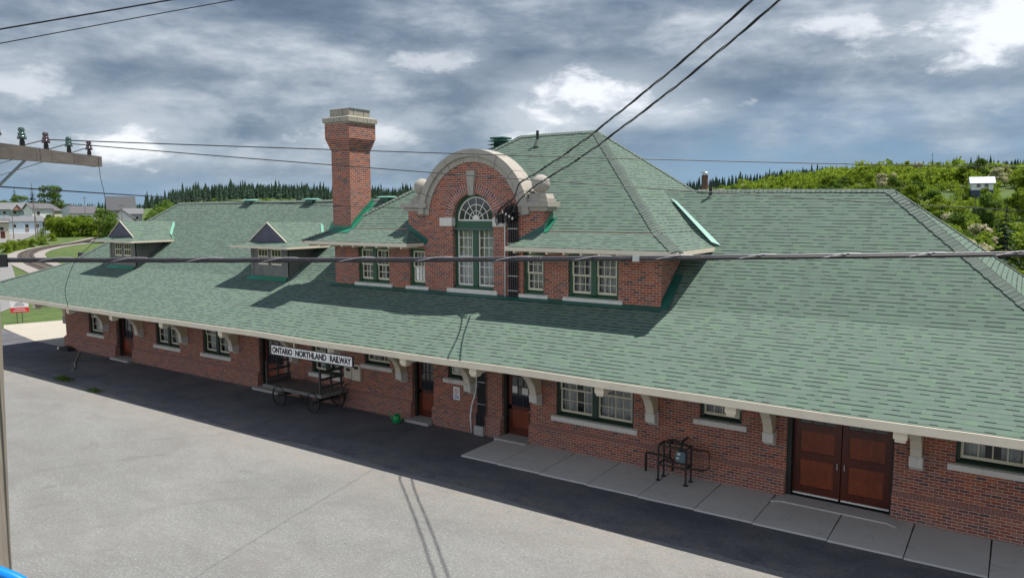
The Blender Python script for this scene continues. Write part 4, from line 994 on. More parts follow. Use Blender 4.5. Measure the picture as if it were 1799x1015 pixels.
# weatherheads with drooping loops
mb = MB(); rr = random.Random(11)
for i in range(5):
    x = -14.46+i*.085; mb.tube([(x, W-.10, 7.62), (x-.02, W-.14, 7.86+.05*i), (x-.10, W-.26, 7.92+.05*i), (x-.14, W-.32, 7.84+.05*i)], [.05, .055, .06, .045], 8)
wh = mb.build('weatherhead', 'black', ST, smooth=True)
mb = MB()
for i in range(9):
    x = -14.60+.06*i+rr.uniform(-.05, .05); z0 = 7.85+rr.uniform(-.05, .15); dx = rr.uniform(-.5, -.1); dr = rr.uniform(.15, .55)
    P = [(x, W-.30, z0), (x+dx*.4, W-.36, z0-dr*.8), (x+dx*.8, W-.36, z0-dr), (x+dx, W-.34, z0-dr*.55), (x+dx*.7+.1, W-.42, z0+.1), (-14.15+rr.uniform(-.2, .2), W-.5, 8.2+rr.uniform(-.1, .15))]
    mb.tube(smooth_path([Vector(p) for p in P], 2), .014, 5)
mb.build('drip_loops', 'black', wh)
mb = MB(); mb.box(-14.78, -14.60, W-.32, W-.16, 7.55, 7.82); mb.cyl((-14.1, W-.02, 8.05), (-14.25, W-.45, 8.32), .02, .02, 6); mb.cyl((-14.0, W-.02, 7.85), (-14.05, W-.45, 7.95), .02, .02, 6)
mb.box(-14.42, -14.22, W-.30, W-.15, 7.62, 7.78)
mb.build('service_clamp', 'iron', wh)
mb = MB()
for i in range(4): mb.lathe((-14.5+i*.13, W-.38, 7.92-.07*i), [(.0, -.05), (.03, -.04), (.035, 0), (.02, .04), (0, .05)], 8)
mb.build('service_insulator', 'white', wh, smooth=True)
for nm, bx in (('left', (-22.66, -22.24, 1.19, 1.70)), ('right', (-22.20, -21.76, 1.16, 1.82))):
    mb = MB(); mb.box(bx[0], bx[1], W-.12, W, bx[2], bx[3]); o = mb.build('meter_box', 'cream', ST)
    mb = MB(); mb.box(bx[0]+.12, bx[1]-.08, W-.127, W-.121, bx[3]-.2, bx[3]-.08); mb.build('meter_dial', 'iron', o)
# notice on the wall
mb = MB(); mb.box(-17.02, -16.72, W-.02, W-.003, 1.08, 1.56)
nt = tag(mb.build('wall_notice', flat((.78, .78, .76), .5)), 'small white notice with red ring and blue marks below the middle small window', 'notice')
mb = MB(); n = 20
for k in range(n):
    a, b = 2*math.pi*k/n, 2*math.pi*(k+1)/n; cx_, cz_ = -16.87, 1.40
    mb.quad((cx_+.085*math.cos(a), W-.022, cz_+.085*math.sin(a)), (cx_+.085*math.cos(b), W-.022, cz_+.085*math.sin(b)), (cx_+.065*math.cos(b), W-.022, cz_+.065*math.sin(b)), (cx_+.065*math.cos(a), W-.022, cz_+.065*math.sin(a)))
mb.beam((-16.93, W-.023, 1.46), (-16.81, W-.023, 1.34), .002, .02); mb.build('red_ring', flat((.5, .03, .03)), nt, fix=False)
mb = MB()
for z_, a, b in ((1.25, -.10, .03), (1.20, -.04, .11), (1.15, -.11, .0), (1.15, .03, .10)): mb.box(-16.87+a, -16.87+b, W-.024, W-.021, z_-.014, z_+.014)
mb.build('blue_marks', flat((.03, .06, .35)), nt)
# ------------------------------------------------------------------ station name board
SG = empty('station_sign', (-20.27, 17.1, 3.35), 'long white station name board reading ONTARIO NORTHLAND RAILWAY hung under the eave', 'station sign')
mb = MB(); mb.box(-22.37, -18.18, 17.09, 17.12, 2.83, 3.15); mb.build('board', flat((.80, .80, .79), .5), SG)
mb = MB()
for a, b in ((-22.39, -22.36), (-18.19, -18.16)): mb.box(a, b, 17.075, 17.135, 2.81, 3.17)
mb.box(-22.36, -18.19, 17.075, 17.135, 2.81, 2.83); mb.box(-22.36, -18.19, 17.075, 17.135, 3.15, 3.17); mb.build('frame', 'black', SG)
for x in (-21.13, -19.36):
    mb = MB(); mb.box(x-.015, x+.015, 17.10, 17.13, 3.15, 3.42); mb.build('hanger', 'cream', SG)
def word(txt, x0, x1, z0, z1, y, par):
    cu = bpy.data.curves.new('word', 'FONT'); cu.body = txt; cu.offset = .05; cu.extrude = .004
    ob = bpy.data.objects.new('word', cu); sc.collection.objects.link(ob)
    dg = bpy.context.evaluated_depsgraph_get(); me = bpy.data.meshes.new_from_object(ob.evaluated_get(dg))
    bpy.data.objects.remove(ob); bpy.data.curves.remove(cu)
    co = [v.co.copy() for v in me.vertices]; X0 = min(c.x for c in co); X1 = max(c.x for c in co); Y0 = min(c.y for c in co); Y1 = max(c.y for c in co)
    off = OFF[par.name]
    for v in me.vertices:
        c = v.co; v.co = Vector((x0+(c.x-X0)/(X1-X0)*(x1-x0), y-c.z, z0+(c.y-Y0)/(Y1-Y0)*(z1-z0)))-off
    me.materials.clear(); me.materials.append(M['black']); me.name = 'lettering'
    o = bpy.data.objects.new('lettering', me); sc.collection.objects.link(o); o.parent = par; OFF[o.name] = off
word('ONTARIO', -22.31, -21.21, 2.875, 3.105, 17.087, SG); word('NORTHLAND', -21.05, -19.44, 2.875, 3.105, 17.087, SG); word('RAILWAY', -19.27, -18.24, 2.875, 3.105, 17.087, SG)
for x in (-21.13, -19.355):
    for k in range(4): mb = MB(); mb.box(x-.010, x+.010, 17.083, 17.0895, 2.865+k*.068, 2.90+k*.068); mb.build('dividing_mark', 'black', SG)

# ------------------------------------------------------------------ baggage wagon
WG = empty('baggage_wagon', (-24.15, 20.0, 0), 'old dark wooden four-wheeled baggage wagon with slatted end racks below the name board', 'baggage wagon')
X0, X1, Y0, Y1 = -25.95, -22.45, 19.42, 20.66
mb = MB()
for k in range(9): a = Y0+(Y1-Y0)*k/9; mb.box(X0, X1, a+.004, a+(Y1-Y0)/9-.004, .74, .785)
mb.build('deck', 'deck', WG)
mb = MB(); mb.box(X0-.04, X1+.04, Y0-.05, Y0-.005, .66, .79); mb.box(X0-.04, X1+.04, Y1+.005, Y1+.05, .66, .79); mb.box(X0-.05, X0-.005, Y0, Y1, .66, .79); mb.box(X1+.005, X1+.05, Y0, Y1, .66, .79)
for y in (19.7, 20.35): mb.box(X0+.1, X1-.1, y, y+.09, .60, .735)
mb.build('frame', 'greywood', WG)
for xx in (X0+.10, X1-.12):
    r_ = MB()
    for y in (Y0+.06, (Y0+Y1)/2, Y1-.08): r_.box(xx-.035, xx+.035, y-.035, y+.035, .78, 1.78)
    for z_ in (1.0, 1.32, 1.62): r_.box(xx+.036, xx+.066, Y0, Y1, z_, z_+.10)
    if xx < -25: r_.box(xx+.036, xx+.07, Y0, Y1, .79, .98)
    r_.build('end_rack', 'dkwood', WG)
for xw in (-24.98, -22.92):
    ax = MB(); ax.cyl((xw, 19.34, .41), (xw, 20.74, .41), .03, .03, 8); ax.box(xw-.06, xw+.06, 19.6, 20.5, .46, .62); ax.build('axle', 'iron', WG)
    for yw in (19.38, 20.70):
        w_ = MB(); R_ = .41; n = 32
        w_.add([(xw+r__*math.cos(2*math.pi*k/n), yw+dy, .41+r__*math.sin(2*math.pi*k/n)) for r__, dy in ((R_, -.03), (R_, .03), (R_-.04, .03), (R_-.04, -.03)) for k in range(n)],
               [(a*n+k, a*n+(k+1) % n, ((a+1) % 4)*n+(k+1) % n, ((a+1) % 4)*n+k) for a in range(4) for k in range(n)])
        wh_ = w_.build('wheel', 'iron', WG)
        s_ = MB()
        for k in range(12): a = 2*math.pi*k/12; s_.beam((xw, yw, .41), (xw+.38*math.cos(a), yw, .41+.38*math.sin(a)), .018, .018, (0, 1, 0))
        s_.build('spokes', 'dkwood', wh_); h_ = MB(); h_.cyl((xw, yw-.06, .41), (xw, yw+.06, .41), .055, .055, 12); h_.build('hub', 'iron', wh_)
mb = MB(); mb.tube([(-22.6, 20.0, .42), (-22.2, 20.1, .55), (-21.85, 20.2, 1.15)], .022, 8); mb.beam((-21.85, 20.05, 1.15), (-21.85, 20.35, 1.15), .03, .03); mb.build('tongue', 'iron', WG)

# ------------------------------------------------------------------ watering can
WC = empty('watering_can', (-19.24, 20.25, 0), 'green watering can standing on the asphalt left of the middle door', 'watering can')
gp = mat('green plastic', base=(.01, .26, .07), rough=.35)
mb = MB(); mb.lathe((-19.24, 20.25, 0), [(0, 0), (.13, 0), (.15, .03), (.15, .22), (.12, .30), (.07, .31)], 20); mb.build('can_body', gp, WC, smooth=True)
mb = MB(); mb.tube([(-19.36, 20.22, .06), (-19.48, 20.18, .22), (-19.55, 20.15, .36)], [.03, .02, .016], 8); mb.build('spout', gp, WC)
mb = MB(); mb.lathe((-19.56, 20.147, .37), [(.0, -.02), (.035, .0), (.04, .012), (0, .02)], 10); mb.build('sprinkler_head', gp, WC)
mb = MB(); mb.tube([(-19.10, 20.28, .08), (-18.99, 20.3, .2), (-19.02, 20.3, .33), (-19.2, 20.26, .38), (-19.30, 20.25, .30)], .013, 6); mb.build('handle', gp, WC)

# ------------------------------------------------------------------ gas meter stand
GM = empty('gas_meter', (-8.1, 20.2, .05), 'grey gas meter in black pipe frame against brick wall on the sidewalk', 'gas meter')
PX0, PX1, PY0, PY1 = -8.55, -7.70, 20.02, 20.42
for x, y in ((PX0, PY0), (PX1, PY0), (PX0, PY1), (PX1, PY1)):
    mb = MB(); mb.cyl((x, y, .05), (x, y, 1.12), .03, .03, 10); mb.cyl((x, y, .05), (x, y, .065), .075, .075, 12); mb.build('post', 'iron', GM)
for z_ in (.55, 1.12):
    mb = MB()
    for y in (PY0, PY1): mb.cyl((PX0, y, z_), (PX1, y, z_), .028, .028, 8)
    for x in (PX0, PX1): mb.cyl((x, PY0, z_), (x, PY1, z_), .028, .028, 8)
    mb.build('frame_rail', 'iron', GM)
mb = MB(); mb.tube([(-9.18, 20.55, .05), (-9.18, 20.55, .58), (-9.15, 20.53, .64), (-8.6, 20.45, .66), (-8.25, 20.40, .62), (-8.25, 20.38, .30)], .036, 10); mb.build('supply_pipe', 'iron', GM, smooth=True)
mb = MB(); mb.tube([(-7.98, 20.35, 1.0), (-7.98, 20.40, 1.14), (-8.0, 20.50, 1.18), (-8.02, 20.75, 1.18), (-8.02, 20.95, 1.18)], .035, 10); mb.tube([(-7.70, 20.4, 1.02), (-7.3, 20.55, 1.02), (-7.22, 20.6, .95), (-7.22, 20.6, .5), (-7.3, 20.58, .42), (-7.9, 20.45, .40)], .022, 8); mb.build('outlet_pipe', 'iron', GM, smooth=True)
mb = MB(); mb.prism([(-8.05, .66), (-7.80, .66), (-7.77, .72), (-7.77, .92), (-7.81, .98), (-8.04, .98), (-8.08, .92), (-8.08, .72)], 'y', 20.16, 20.36)
md = mb.build('meter_body', mat('meter grey', base=(.10, .16, .18), rough=.5), GM)
mb = MB(); mb.box(-8.02, -7.93, 20.148, 20.156, .88, .94); mb.box(-8.05, -7.96, 20.148, 20.156, .76, .80); mb.build('meter_plate', 'white', md)
mb = MB(); mb.lathe((-8.35, 20.40, 1.16), [(.0, -.06), (.09, -.05), (.11, 0), (.09, .04), (0, .06)], 14); mb.cyl((-8.35, 20.4, .62), (-8.35, 20.4, 1.12), .03, .03, 8); mb.build('regulator', 'iron', GM, smooth=True)
mb = MB(); mb.tube([(-7.93, 20.26, .98), (-7.93, 20.26, 1.10), (-7.93, 20.34, 1.16), (-8.1, 20.38, 1.20), (-8.32, 20.4, 1.20)], .025, 8); mb.build('meter_pipe', 'iron', GM, smooth=True)

# ------------------------------------------------------------------ small things on the ground
mb = MB(); P = smooth_path([Vector(p) for p in [(-44.3, 20.7, .02), (-43.2, 20.1, .02), (-42.1, 19.5, .02), (-41.1, 18.9, .02), (-40.0, 18.45, .02), (-39.3, 17.95, .02)]], 2)
mb.tube(P, .022, 6); tag(mb.build('garden_hose', flat((.42, .44, .38), .6)), 'thin pale hose curving over the dark asphalt near the far corner', 'hose')
mb = MB(); mb.prism([(-46.0, 0), (-44.9, 0), (-44.95, .16), (-45.3, .24), (-45.9, .20)], 'y', 20.35, 20.68); bx = tag(mb.build('splash_block', 'black'), 'dark low splash block with white end at the far brick corner', 'splash block')
mb = MB(); mb.box(-46.25, -46.0, 20.38, 20.62, 0, .12); mb.build('white_end', 'white', bx)
def tuft(x, y, label, n=160, r=.45, h=.30):
    mb = MB(); rg = random.Random(int(x*10))
    for _ in range(n):
        a = rg.uniform(0, 6.28); q = r*rg.random()**.6; px, py = x+q*math.cos(a)*1.5, y+q*math.sin(a)*.6; hh = h*rg.uniform(.4, 1)*(1.2-q/r); t = rg.uniform(0, 3.14); dx, dy = .018*math.cos(t), .018*math.sin(t); lx, ly = rg.uniform(-.12, .12), rg.uniform(-.12, .12)
        mb.add([(px-dx, py-dy, 0), (px+dx, py+dy, 0), (px+lx+dx*.4, py+ly, hh), (px+lx*.9, py+ly*.9, hh)], [(0, 1, 2, 3)])
    return tag(mb.build('weed_tuft', 'leafmid', fix=False), label, 'weed', 'weeds on the edge of the asphalt')
tuft(-37.5, 16.75, 'larger dark green weed tuft in the shaded asphalt edge', 220, .55, .28); tuft(-33.9, 16.35, 'small sunlit weed tuft on the shadow line', 120, .4, .28)
# board sign on two posts far left
BS = empty('yard_sign', (-59.5, 23.9, 0), 'white and red board sign on two thin posts in the grass beyond the station end', 'board sign')
def face_dir(x, y): v = Vector((-x, -y, 0)).normalized(); return v, Vector((-v.y, v.x, 0))
c = Vector((-59.5, 23.9, 0)); fv_, rt = Vector((.92, -.39, 0)), Vector((.39, .92, 0))
def board(mb, c, rt, fv, u0, u1, z0, z1, th=.03):
    vs = [c+rt*u+Vector((0, 0, z_))+fv*t for t in (0, th) for u, z_ in ((u0, z0), (u1, z0), (u1, z1), (u0, z1))]
    mb.add(vs, [(0, 1, 2, 3), (7, 6, 5, 4), (0, 4, 5, 1), (1, 5, 6, 2), (2, 6, 7, 3), (3, 7, 4, 0)])
mb = MB(); board(mb, c, rt, fv_, -.55, .55, 1.12, 1.62); mb.build('white_panel', flat((.8, .8, .8)), BS)
mb = MB(); board(mb, c, rt, fv_, -.56, .56, .76, 1.118); mb.build('red_panel', flat((.62, .03, .04)), BS)
mb = MB(); board(mb, c+fv_*.035, rt, fv_, -.3, .3, 1.25, 1.36, .006); board(mb, c+fv_*.035, rt, fv_, -.22, .22, 1.42, 1.50, .006); mb.build('grey_marks', flat((.42, .42, .45)), BS)
mb = MB(); board(mb, c+fv_*.035, rt, fv_, -.3, .3, .98, 1.02, .006); board(mb, c+fv_*.035, rt, fv_, -.4, .4, .85, .89, .006); mb.build('white_marks', flat((.85, .7, .7)), BS)
for u in (-.2, .12): mb = MB(); board(mb, c-fv_*.03, rt, fv_, u-.02, u+.02, 0, .9, .025); mb.build('post', 'iron', BS)

# ------------------------------------------------------------------ near utility pole, crossarm, insulators
UP = empty('utility_pole', (-5.49, 1.83, 0), 'grey weathered wooden utility pole with glass insulators on its crossarm at the left edge', 'utility pole')
mb = MB(); PB, PT = Vector((-5.555, 1.785, 0)), Vector((-6.49, 2.42, 9.8)); n = 14
pts = [PB.lerp(PT, i/n) for i in range(n+1)]; mb.tube(pts, [.132-.022*i/n+.004*math.sin(i*2.1) for i in range(n+1)], 20); mb.build('pole_shaft', 'polewood', UP, smooth=True)
A0, A1 = Vector((-6.38, 2.50, 8.45)), Vector((-8.49, 4.29, 8.54)); u = (A1-A0); As = A0-u*.95
mb = MB(); nn = 14; up_ = Vector((0, 0, 1)); sd_ = u.cross(up_).normalized(); rg = random.Random(5)
for i in range(nn+1):
    p = As.lerp(A1, i/nn)
    for a, b in ((-1, -1), (1, -1), (1, 1), (-1, 1)):
        mb.v.append(tuple(p+sd_*(a*.042+rg.uniform(-.002, .002))+up_*(b*.055+rg.uniform(-.003, .003))))
for i in range(nn):
    for k in range(4): mb.f.append((i*4+k, i*4+(k+1) % 4, (i+1)*4+(k+1) % 4, (i+1)*4+k))
mb.f += [(0, 1, 2, 3), (nn*4+3, nn*4+2, nn*4+1, nn*4)]
arm = mb.build('crossarm', 'armwood', UP)
def glassy(c):
    m = bpy.data.materials.new('insulator glass'); m.use_nodes = True; b = m.node_tree.nodes['Principled BSDF']
    b.inputs['Base Color'].default_value = (*c, 1); b.inputs['Transmission Weight'].default_value = .75; b.inputs['Roughness'].default_value = .08; b.inputs['IOR'].default_value = 1.45
    return m
teal, purple = glassy((.16, .28, .26)), glassy((.22, .15, .17))
for t, m_, lb in ((-.01, purple, 'purple glass insulator'), (.18, teal, 'teal glass insulator'), (.39, purple, 'purple glass insulator'), (.63, teal, 'teal glass insulator'), (.885, purple, 'dark purple glass insulator at the crossarm end')):
    p = A0+u*t+up_*.055
    k = MB(); k.cyl(p, p+up_*.075, .016, .016, 8); k.lathe(p, [(.02, .0), (.022, .02), (.019, .05)], 8); pn = k.build('insulator_pin', 'iron', arm)
    k = MB(); k.lathe(p+up_*.06, [(a_*.72, b_*.76) for a_, b_ in [(.028, .0), (.047, .0), (.050, .012), (.040, .035), (.034, .038), (.040, .045), (.036, .068), (.026, .072), (.024, .080), (.034, .086), (.034, .108), (.024, .122), (.008, .126), (0, .126)]], 18)
    o = k.build('insulator', m_, arm, smooth=True); o['label'] = lb
mb = MB(); q = A0+u*.30+sd_*-.05; mb.beam(q, Vector((-6.33, 2.30, 8.02)), .035, .008, (0, 1, 0)); q2 = A0+u*.31; mb.cyl(q2-sd_*.06, q2-sd_*.075, .02, .02, 8)
mb.build('arm_brace', 'steel', UP)
mb = MB(); mb.box(-6.22, -6.06, 2.22, 2.38, 7.60, 7.69); mb.build('cable_clamp', 'black', UP)

def wire(pts, r, name, label, m='black', sm=2, group=None, n=6):
    mb = MB(); P = [Vector(p) for p in pts]
    if sm: P = smooth_path(P, sm)
    mb.tube(P, r, n); return tag(mb.build(name, m, smooth=True), label, 'cable', group)
def sag(a, b, s, n=14):
    a, b = Vector(a), Vector(b); return [a.lerp(b, i/n)-Vector((0, 0, s*4*(i/n)*(1-i/n))) for i in range(n+1)]
g_ = 'bare wires from the crossarm insulators'
i1, i2, i3 = [A0+u*t+up_*.145 for t in (.39, .63, .885)]
wire(sag(i1, (.79, 11.584, 8.461), .03), .0052, 'line_wire', 'upper thin wire crossing in front of the arched gable below its crown', group=g_)
wire(sag(i2, (.821, 11.535, 7.908), .05), .0052, 'line_wire', 'lower thin wire sloping across the arch and the right roof', group=g_)
for q_, e_, l_ in ((i1, (-49.284, 15.249, 10.423), 'top wire running off left behind the crossarm'), (i2, (-49.239, 15.179, 9.634), 'middle wire running off left behind the crossarm'), (i3, (-49.192, 15.106, 8.816), 'lowest wire running off left below the crossarm')):
    wire(sag(q_, e_, .1), .0052, 'line_wire', l_, group=g_)
wire([(-7.045, 2.507, 8.216), (-9.09, 4.761, 8.202), (-11.08, 8.266, 8.136), (-12.453, 12.194, 8.066), (-13.6, 17.5, 7.99), (-14.62, W-.25, 7.80)], .007, 'drop_wire', 'single dark wire running low from the left edge to the arched window')
wire([(-7.113, 2.614, 9.408), (-6.172, 3.926, 9.839), (-4.5, 6.2, 10.6)], .0068, 'power_wire', 'thicker of two wires rising across the top left of the sky', group='wires at the top left')
wire([(-7.106, 2.603, 9.29), (-5.723, 4.235, 9.842), (-4.0, 6.3, 10.5)], .0042, 'power_wire', 'thinner lower wire rising across the top left of the sky', group='wires at the top left')
wire([(-7.10, 3.593, 8.50), (-7.082, 3.592, 8.307), (-7.033, 3.603, 8.135), (-7.018, 3.59, 7.951), (-7.095, 3.505, 7.701), (-7.218, 3.405, 7.586), (-7.28, 3.336, 7.377), (-7.295, 3.311, 7.262), (-7.256, 3.318, 7.116)], .0028, 'loose_wire', 'loose thin wire dangling from the end of the crossarm')
# thick lashed cable
CP = [(-6.30, 2.27, 7.645), (-6.099, 2.352, 7.649), (-4.494, 3.333, 7.646), (-2.939, 4.281, 7.654), (-1.413, 5.088, 7.677), (-.003, 5.938, 7.696), (4, 8.3, 7.78), (14, 14.3, 8.1)]
CB = empty('lashed_cable', CP[3], 'thick black cable lashed to a steel messenger across the whole view', 'cable')
P = smooth_path([Vector(p) for p in CP], 2)
mb = MB(); mb.tube([p-Vector((0, 0, .004)) for p in P], .0118, 10); mb.build('cable_core', 'black', CB, smooth=True)
mb = MB(); mb.tube([p+Vector((0, 0, .0135)) for p in P], .0055, 8); mb.build('messenger_strand', mat('strand', base=(.16, .15, .17), rough=.4, metal=.5), CB, smooth=True)
mb = MB(); H_ = []; L = 0
for a, b in zip(P, P[1:]):
    n = max(2, int((b-a).length/.012)); t = (b-a).normalized(); s1 = t.cross(up_).normalized(); s2 = s1.cross(t)
    for k in range(n):
        p = a.lerp(b, k/n); th = (L+(b-a).length*k/n)/.55*2*math.pi; H_.append(p+Vector((0, 0, .004))+s1*.0125*math.cos(th)+s2*.0185*math.sin(th))
    L += (b-a).length
mb.tube(H_, .0015, 4); mb.build('lashing_wire', mat('lashing', base=(.50, .47, .52), rough=.6, metal=.2), CB)
mb = MB(); q = Vector((-2.19, 4.68, 7.665)); mb.beam(q-Vector((.02, .012, 0)), q+Vector((.02, .012, 0)), .03, .04); mb.build('lashing_clamp', 'steel', CB)
# twisted service drops
def twisted(pts, label):
    P = smooth_path([Vector(p) for p in pts], 3); r = empty('service_drop', P[len(P)//2], label, 'cable', 'twisted service drops from the gable')
    st = [[], [], []]; L = 0
    for a, b in zip(P, P[1:]):
        t = (b-a).normalized(); s1 = t.cross(up_).normalized(); s2 = s1.cross(t); n = max(1, int((b-a).length/.04))
        for k in range(n):
            p = a.lerp(b, k/n); th = (L+(b-a).length*k/n)/1.7*2*math.pi
            for j in range(3): q = th+j*2.094; st[j].append(p+(s1*math.cos(q)+s2*math.sin(q))*.015)
        L += (b-a).length
    for j in range(3):
        mb = MB(); mb.tube(st[j], .0125 if j < 2 else .008, 6); mb.build('strand', 'black' if j < 2 else 'steel', r, smooth=True)
twisted([(-14.2, W-.45, 8.25), (-13.3, 19.6, 8.45), (-12.49, 18.48, 8.76), (-11.83, 18.02, 8.88), (-9.45, 16.38, 9.46), (-7.78, 15.23, 9.99), (-5.48, 13.65, 10.75), (-3.86, 12.53, 11.36), (-2.0, 11.3, 12.1), (4.0, 7.2, 14.6)], 'upper of the two twisted cables rising from the gable to the top of the sky')
twisted([(-14.05, W-.45, 7.95), (-13.1, 19.4, 8.25), (-11.71, 18.16, 8.67), (-9.38, 16.56, 9.22), (-7.8, 15.47, 9.71), (-5.59, 13.95, 10.43), (-3.39, 12.43, 11.27), (-1.5, 11.1, 12.0), (4.2, 7.2, 14.4)], 'lower of the two twisted cables rising from the gable past the stone ball')
# blue rail below the camera
mb = MB(); mb.tube(smooth_path([Vector(p) for p in [(-2.75, .66, 7.02), (-2.52, .821, 6.977), (-2.435, .875, 6.945), (-2.381, .909, 6.918), (-2.3, .95, 6.86), (-2.27, .98, 6.6), (-2.27, .98, 5.5)]], 2), .017, 10)
tag(mb.build('blue_rail', flat((.0, .22, .75), .35), smooth=True), 'bright blue curved rail in the bottom left corner', 'rail')

# ------------------------------------------------------------------ trees
def pol(az_, d_, dz=0):
    a = R(az_); x, y = d_*math.sin(a), d_*math.cos(a); return Vector((x, y, float(height(x, y))+dz))
def crown_mesh(seed, h, r, n, leaf, nb=12, base=.28, shape='oval', gap=.0):
    g = np.random.default_rng(seed); V = []
    B = []
    for i in range(nb):
        t = g.random(); zc = h*(base+.06+(.86-base)*t)
        wprof = math.sin(math.pi*(.12+.80*t))**.7 if shape == 'oval' else (1-t*.85)
        a = g.uniform(0, 2*math.pi); q = r*wprof*g.uniform(.25, .72)
        B.append((q*math.cos(a), q*math.sin(a), zc, r*g.uniform(.26, .50)*(1.05-.35*t)))
    B = np.array(B); wts = B[:, 3]**2; idx = g.choice(len(B), n, p=wts/wts.sum())
    dirs = g.normal(size=(n, 3)); dirs /= np.linalg.norm(dirs, axis=1)[:, None]; dirs[:, 2] = np.abs(dirs[:, 2])*g.choice([1, 1, 1, -1], n)
    rad = B[idx, 3]*(.55+.50*g.random(n)**.6+.12*g.normal(size=n)); c = B[idx, :3]+dirs*rad[:, None]*np.array([1, 1, .82])
    nrm = dirs*.55+g.normal(size=(n, 3))*.6+np.array([0, 0, .35]); nrm /= np.linalg.norm(nrm, axis=1)[:, None]
    t1 = np.cross(nrm, g.normal(size=(n, 3))); t1 /= np.linalg.norm(t1, axis=1)[:, None]; t2 = np.cross(nrm, t1)
    s = leaf*g.uniform(.6, 1.35, n)[:, None]
    P = np.stack([c-t1*s*.5, c+t2*s*.33, c+t1*s*.5, c-t2*s*.33], 1).reshape(-1, 3)
    return P, B
def make_tree(seed, h, r, n, leaf, m, label, loc, nb=12, base=.26, group=None, trunk_r=.14, shape='oval'):
    T = empty('broadleaf_tree', loc, label, 'tree', group)
    P, B = crown_mesh(seed, h, r, n, leaf, nb, base, shape)
    me = bpy.data.meshes.new('crown'); me.from_pydata(P.tolist(), [], [(4*i, 4*i+1, 4*i+2, 4*i+3) for i in range(n)]); me.materials.append(M[m])
    o = bpy.data.objects.new('crown', me); sc.collection.objects.link(o); o.parent = T; OFF[o.name] = Vector(loc)
    tb = MB(); L = Vector(loc); tb.tube([L-Vector((0, 0, .3)), L+Vector((.1, 0, h*.3)), L+Vector((0, .1, h*.62)), L+Vector((.05, 0, h*.8))], [trunk_r, trunk_r*.8, trunk_r*.45, .02], 7)
    for b in B[:7]: tb.tube([L+Vector((.05, 0, h*(.22+.1*random.random()))), L+Vector((b[0]*.55, b[1]*.55, b[2]*.8)), L+Vector(b[:3])], [trunk_r*.5, trunk_r*.3, .02], 5)
    tb.build('trunk', 'bark', T); return T
def conifer(seed, h, r, label, loc, m='needle', lay=17, per=15, group=None, leaf=1.0, sparse=.0):
    T = empty('spruce_tree', loc, label, 'tree', group); g = random.Random(seed); V = []; F = []
    for i in range(lay):
        t = (i+.6)/lay; z = h*(.10+.88*t); rr_ = r*(1-t)**.85*g.uniform(.78, 1.12)+.12
        for k in range(max(6, int(per*(1-t*.6)))):
            if g.random() < sparse: continue
            a = g.uniform(0, 6.283); L_ = rr_*g.uniform(.7, 1.08); dz = L_*g.uniform(.18, .42)
            for sgm in range(3):
                f0, f1 = sgm/3, (sgm+1)/3+.05; wd = L_*.20*(1.1-f0*.6)*leaf
                c0 = Vector((math.cos(a)*L_*f0, math.sin(a)*L_*f0, z-dz*f0)); c1 = Vector((math.cos(a)*L_*f1, math.sin(a)*L_*f1, z-dz*f1-g.uniform(0, .1)))
                s_ = Vector((-math.sin(a), math.cos(a), g.uniform(-.4, .4)))*wd; b = len(V)
                V += [c0-s_, c1-s_*.7-Vector((0, 0, .12*wd)), c1+s_*.7, c0+s_]; F.append((b, b+1, b+2, b+3))
    b = len(V); V += [Vector((-.10, 0, h*.9)), Vector((.10, 0, h*.9)), Vector((0, 0, h*1.03)), Vector((0, .1, h*.9))]; F += [(b, b+1, b+2), (b, b+3, b+2)]
    me = bpy.data.meshes.new('crown'); me.from_pydata([tuple(v) for v in V], [], F); me.materials.append(M[m])
    o = bpy.data.objects.new('crown', me); sc.collection.objects.link(o); o.parent = T; OFF[o.name] = Vector(loc)
    L = Vector(loc); tb = MB(); tb.cyl(L-Vector((0, 0, .3)), L+Vector((0, 0, h*.97)), r*.055+.05, .015, 7); tb.build('trunk', 'bark', T); return T
KID = {}
def clone(o, loc, label, group, rz, s):
    if o.name not in KID: KID[o.name] = list(o.children)
    r = o.copy(); sc.collection.objects.link(r); r.location = loc; r.rotation_euler = (0, 0, rz); r.scale = s; r['label'] = label; r['group'] = group
    for ch in KID[o.name]: c = ch.copy(); sc.collection.objects.link(c); c.parent = r
    return r
rg = random.Random(21)
GH = 'trees on the hillside behind the station'
protos = {
 'b1': make_tree(1, 8.0, 3.0, 4200, .42, 'leafbright', 'bright yellow-green tree showing over the right ridge beside the vent pipe', pol(-19.2, 190), 13, .12, GH),
 'b2': make_tree(2, 7.5, 3.4, 4200, .42, 'leafbright', 'wide bright tree rising over the right ridge left of the brown tree', pol(-11.9, 150), 16, .10, GH),
 'm1': make_tree(3, 9.0, 3.2, 4200, .42, 'leafmid', 'mid green rounded tree on the slope below the white hill house', pol(-2.0, 175), 14, .12, GH),
 'bl': make_tree(4, 6.8, 3.0, 5200, .30, 'blossom', 'cream blossoming tree just beyond the right hip of the roof', pol(-6.3, 74), 14, .10, GH),
 'br': make_tree(5, 9.5, 3.8, 4600, .42, 'brownleaf', 'tall brown budding tree standing against the sky above the right ridge', pol(-10.3, 168, .5), 14, .12, GH),
 'c1': conifer(6, 11.0, 2.3, 'dark spruce among the bright trees near the right edge', pol(-1.1, 86), group=GH, lay=22, per=20),
 'c2': conifer(7, 9.5, 1.6, 'narrow dark conifer between bright crowns behind the blossoming tree', pol(-6.2, 150), group=GH, lay=18, per=12),
}
KIND = {'b1': 'bright yellow-green tree', 'b2': 'wide bright green tree', 'm1': 'mid green tree', 'bl': 'pale blossoming tree', 'br': 'brown budding tree', 'c1': 'dark spruce', 'c2': 'narrow dark conifer'}
